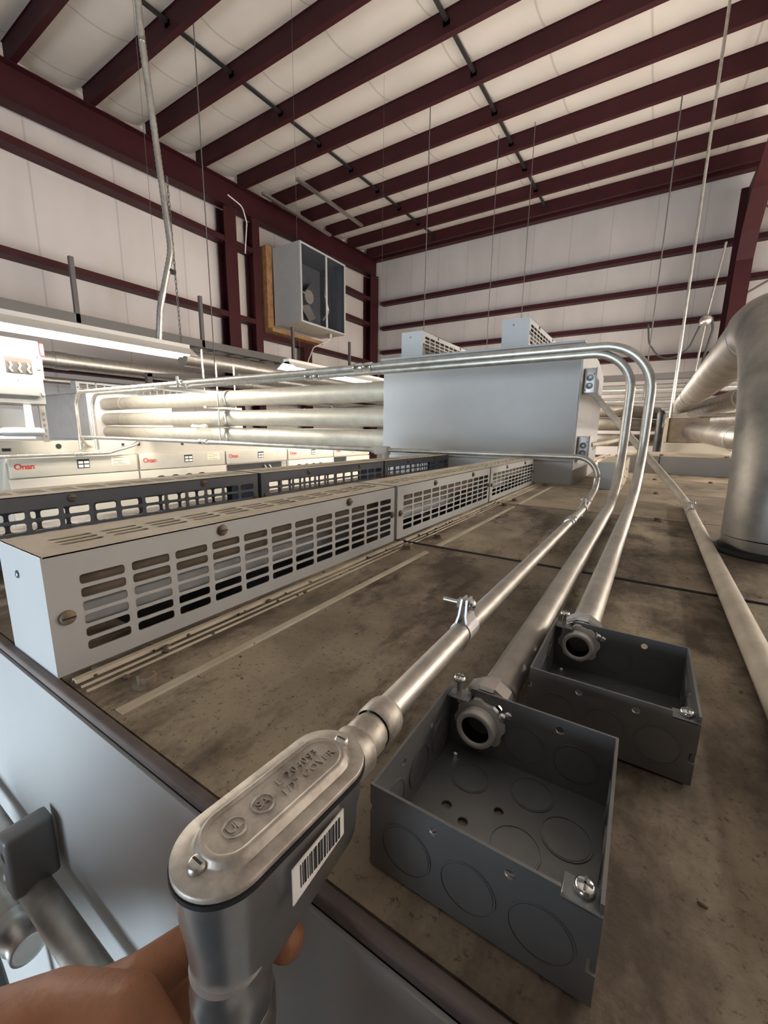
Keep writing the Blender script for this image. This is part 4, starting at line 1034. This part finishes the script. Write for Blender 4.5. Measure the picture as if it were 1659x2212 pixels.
part('body', MB().lathe((-4.25, 1.15, -.045), Y, [(0, .026), (.02, .034), (.10, .036), (.24, .036), (.27, .026), (.275, .01)], 20), M['pvc'], t)
part('branch', MB().lathe((-4.25, 1.335, -.03), Z, [(0, .030), (.06, .026), (.08, .026), (.17, .024), (.20, .024)], 18), M['pvc'], t)
part('pipe', MB().lathe((-4.25, .6, -.05), Y, [(0, .022), (.45, .022), (.46, .03), (.50, .03), (.52, .024), (.56, .024)], 18), M['pvc'], t)

# ------------------------------------------------------------------ the hand, and an unseen body behind the camera
def limb(mb, pts, rad, seg=16):
    for (p, q), (a, b) in zip(zip(pts[:-1], pts[1:]), zip(rad[:-1], rad[1:])):
        p, q = Vector(p), Vector(q); d = q-p
        mb.lathe(p, d, [(0, a), (d.length, b)], seg)
        mb.sphere(p, a, u=16, v=10); mb.sphere(q, b, u=16, v=10)
hand = MB()
W = (-.335, .010, -.392)
limb(hand, [(-.62, -.10, -.62), (-.43, -.03, -.47), W], [.043, .034, .027])
limb(hand, [(-.345, .030, -.410), W, (-.345, -.008, -.385)], [.020, .024, .018])
F = {'index': [(-.233, .046, -.316), (-.1906, .0700, -.2806), (-.1840, .0960, -.2820), (-.1540, .1125, -.2610), (-.1185, .1050, -.2355)],
     'middle': [(-.240, .062, -.340), (-.196, .090, -.3180), (-.1700, .0880, -.3450), (-.1920, .0640, -.3560)],
     'ring': [(-.249, .068, -.362), (-.206, .094, -.3420), (-.1800, .0900, -.3660), (-.2000, .0680, -.3780)],
     'little': [(-.260, .068, -.384), (-.222, .092, -.3660), (-.1980, .0880, -.3860), (-.2150, .0720, -.3960)]}
FR = {'index': [.0155, .0128, .0112, .0098, .0092], 'middle': [.0155, .0114, .0096, .0084], 'ring': [.0150, .0106, .0090, .0080], 'little': [.0140, .0094, .0080, .0070]}
for k in F: limb(hand, F[k], FR[k])
for k, r0 in (('index', .022), ('middle', .024), ('ring', .023), ('little', .020)):
    m = F[k][0]; limb(hand, [W, tuple((W[i]*.45+m[i]*.55) for i in range(3)), m], [r0, .019, FR[k][0]])
TH = [(-.318, -.004, -.372), (-.262, .014, -.318), (-.203, .039, -.272), (-.166, .0555, -.2560), (-.150, .0600, -.2680)]
limb(hand, TH, [.025, .0230, .0190, .0145, .0112])
limb(hand, [TH[1], (-.245, .038, -.318), F['index'][0]], [.020, .017, .015])
limb(hand, [TH[2], (-.212, .052, -.292), F['index'][1]], [.014, .012, .011])
ho = bpy.data.objects.new('person', mesh_of('person', hand, M['skin'], Vector(W))); COL.objects.link(ho); ho.location = W
md = ho.modifiers.new('r', 'REMESH'); md.mode = 'VOXEL'; md.voxel_size = .0020
md = ho.modifiers.new('s', 'SMOOTH'); md.iterations = 7; md.factor = .5
dg = bpy.context.evaluated_depsgraph_get(); dg.update()
me = bpy.data.meshes.new_from_object(ho.evaluated_get(dg)); ho.modifiers.clear(); ho.data = me
me.materials.clear(); me.materials.append(M['skin'])
for p in me.polygons: p.use_smooth = True
tag(ho, 'bare brown left hand from lower left, fingers curled round the conduit below the elbow fitting', 'person')
bd = MB()  # unseen head and body added behind the camera to block door light
limb(bd, [(-0.09, -0.34, -0.43), (-0.09, -0.32, -0.29), (-0.09, -0.29, -0.15)], [.10, .085, .055])
limb(bd, [(-0.09, -0.28, -0.03), (-0.09, -0.27, 0.09)], [.085, .092])
bd.sphere((-.09, -.172, .055), .017, .8, 1, 1.4); bd.sphere((-.09, -.20, .0), .03, 1.1, .7, .5)
for sx_ in (-.097, .097): bd.sphere((-.09+sx_, -.275, .06), .028, .35, .7, 1.15)
for sx_ in (-.034, .034): bd.sphere((-.09+sx_, -.196, .085), .020, 1.1, .6, .6)
hr = MB(); hr.sphere((-.09, -.285, .12), .098, 1, 1.02, .82, 0, 20, 14)
sh = MB()
limb(sh, [(-0.35, -0.31, -0.31), (-0.09, -0.33, -0.33), (0.17, -0.31, -0.31)], [.08, .12, .08])
limb(sh, [(-0.09, -0.34, -0.35), (-0.09, -0.34, -0.68), (-0.09, -0.33, -1.03)], [.15, .16, .15])
limb(sh, [(-0.24, -0.34, -0.37), (-0.2, -0.34, -1.03)], [.14, .15]); limb(sh, [(0.06, -0.34, -0.37), (0.02, -0.34, -1.03)], [.14, .15])
limb(sh, [(-0.2, -0.34, -1.03), (-0.22, -0.31, -2.13)], [.12, .07]); limb(sh, [(0.02, -0.34, -1.03), (0.04, -0.31, -2.13)], [.12, .07])
limb(sh, [(-0.36, -0.31, -0.33), (-0.54, -0.21, -0.51), (-0.68, -0.03, -0.54)], [.075, .056, .048])
limb(sh, [(0.18, -0.31, -0.33), (0.26, -0.21, -0.55), (0.14, -0.05, -0.41)], [.075, .056, .048])
def fused(name, mb, m, parent, vox):
    o = bpy.data.objects.new(name, mesh_of(name, mb, m, Vector(W))); COL.objects.link(o)
    a = o.modifiers.new('r', 'REMESH'); a.mode = 'VOXEL'; a.voxel_size = vox
    a = o.modifiers.new('s', 'SMOOTH'); a.iterations = 10; a.factor = .5
    dg = bpy.context.evaluated_depsgraph_get(); dg.update()
    me = bpy.data.meshes.new_from_object(o.evaluated_get(dg)); o.modifiers.clear(); o.data = me
    me.materials.clear(); me.materials.append(m)
    for p in me.polygons: p.use_smooth = True
    o.parent = parent; return o
def nail(p, n, d, l, w):
    n = Vector(n).normalized(); d = Vector(d).normalized(); s = n.cross(d).normalized(); d = s.cross(n)
    bm = bmesh.new(); bmesh.ops.create_uvsphere(bm, u_segments=14, v_segments=8, radius=1)
    mb = MB(); m4 = frame4(Vector(p), s*w, d*l, n*.0012)
    for v in bm.verts: v.co = m4 @ v.co
    mb.from_bm(bm, 0, True); bm.free(); part('fingernail', mb, M['nail'], ho)
fused('unseen_head', bd, M['skin'], ho, .012)
fused('hair', hr, M['hair'], ho, .012)
fused('unseen_shirt', sh, M['unseen_shirt'], ho, .014)

WORLD = .05
EXPOSURE = 0.
def LIGHTS():
    area('daylight', ((DOOR[0]+DOOR[1])/2, YB-.05, (DOOR[2]-ZC)/2), DOOR[1]-DOOR[0], 480, (.76, .89, 1.), (PI/2, 0, 0), DOOR[2]+ZC)
# ------------------------------------------------------------------ camera, world, output
cam = bpy.data.cameras.new('camera'); co = bpy.data.objects.new('camera', cam); COL.objects.link(co)
R = ((0.843011, 0.537734, 0.013239), (-0.114399, 0.155187, 0.981239), (-0.525591, 0.82871, -0.19234))
m = Matrix.Identity(4)
for i in range(3):
    m[i][0] = R[0][i]; m[i][1] = R[1][i]; m[i][2] = -R[2][i]
co.matrix_world = m
cam.sensor_fit = 'HORIZONTAL'; cam.sensor_width = 36; cam.lens = 36*891.1/1659
cam.clip_start = .01; cam.clip_end = 200
scene.camera = co
w = bpy.data.worlds.new('world'); scene.world = w; w.use_nodes = True
bg = w.node_tree.nodes['Background']; bg.inputs['Color'].default_value = (.80, .90, 1.0, 1); bg.inputs['Strength'].default_value = WORLD
def area(name, loc, size, energy, col, rot=(0, 0, 0), sy=None):
    l = bpy.data.lights.new(name, 'AREA'); l.energy = energy; l.color = col; l.shape = 'RECTANGLE'; l.size = size; l.size_y = sy or size
    o = bpy.data.objects.new(name, l); COL.objects.link(o); o.location = loc; o.rotation_euler = rot; return o
LIGHTS()
for o in list(COL.objects):
    if o.parent is None: o.location.z += ZC
vs = scene.view_settings
vs.view_transform = 'Standard'; vs.look = 'None'; vs.gamma = 1; vs.use_curve_mapping = False; vs.exposure = EXPOSURE
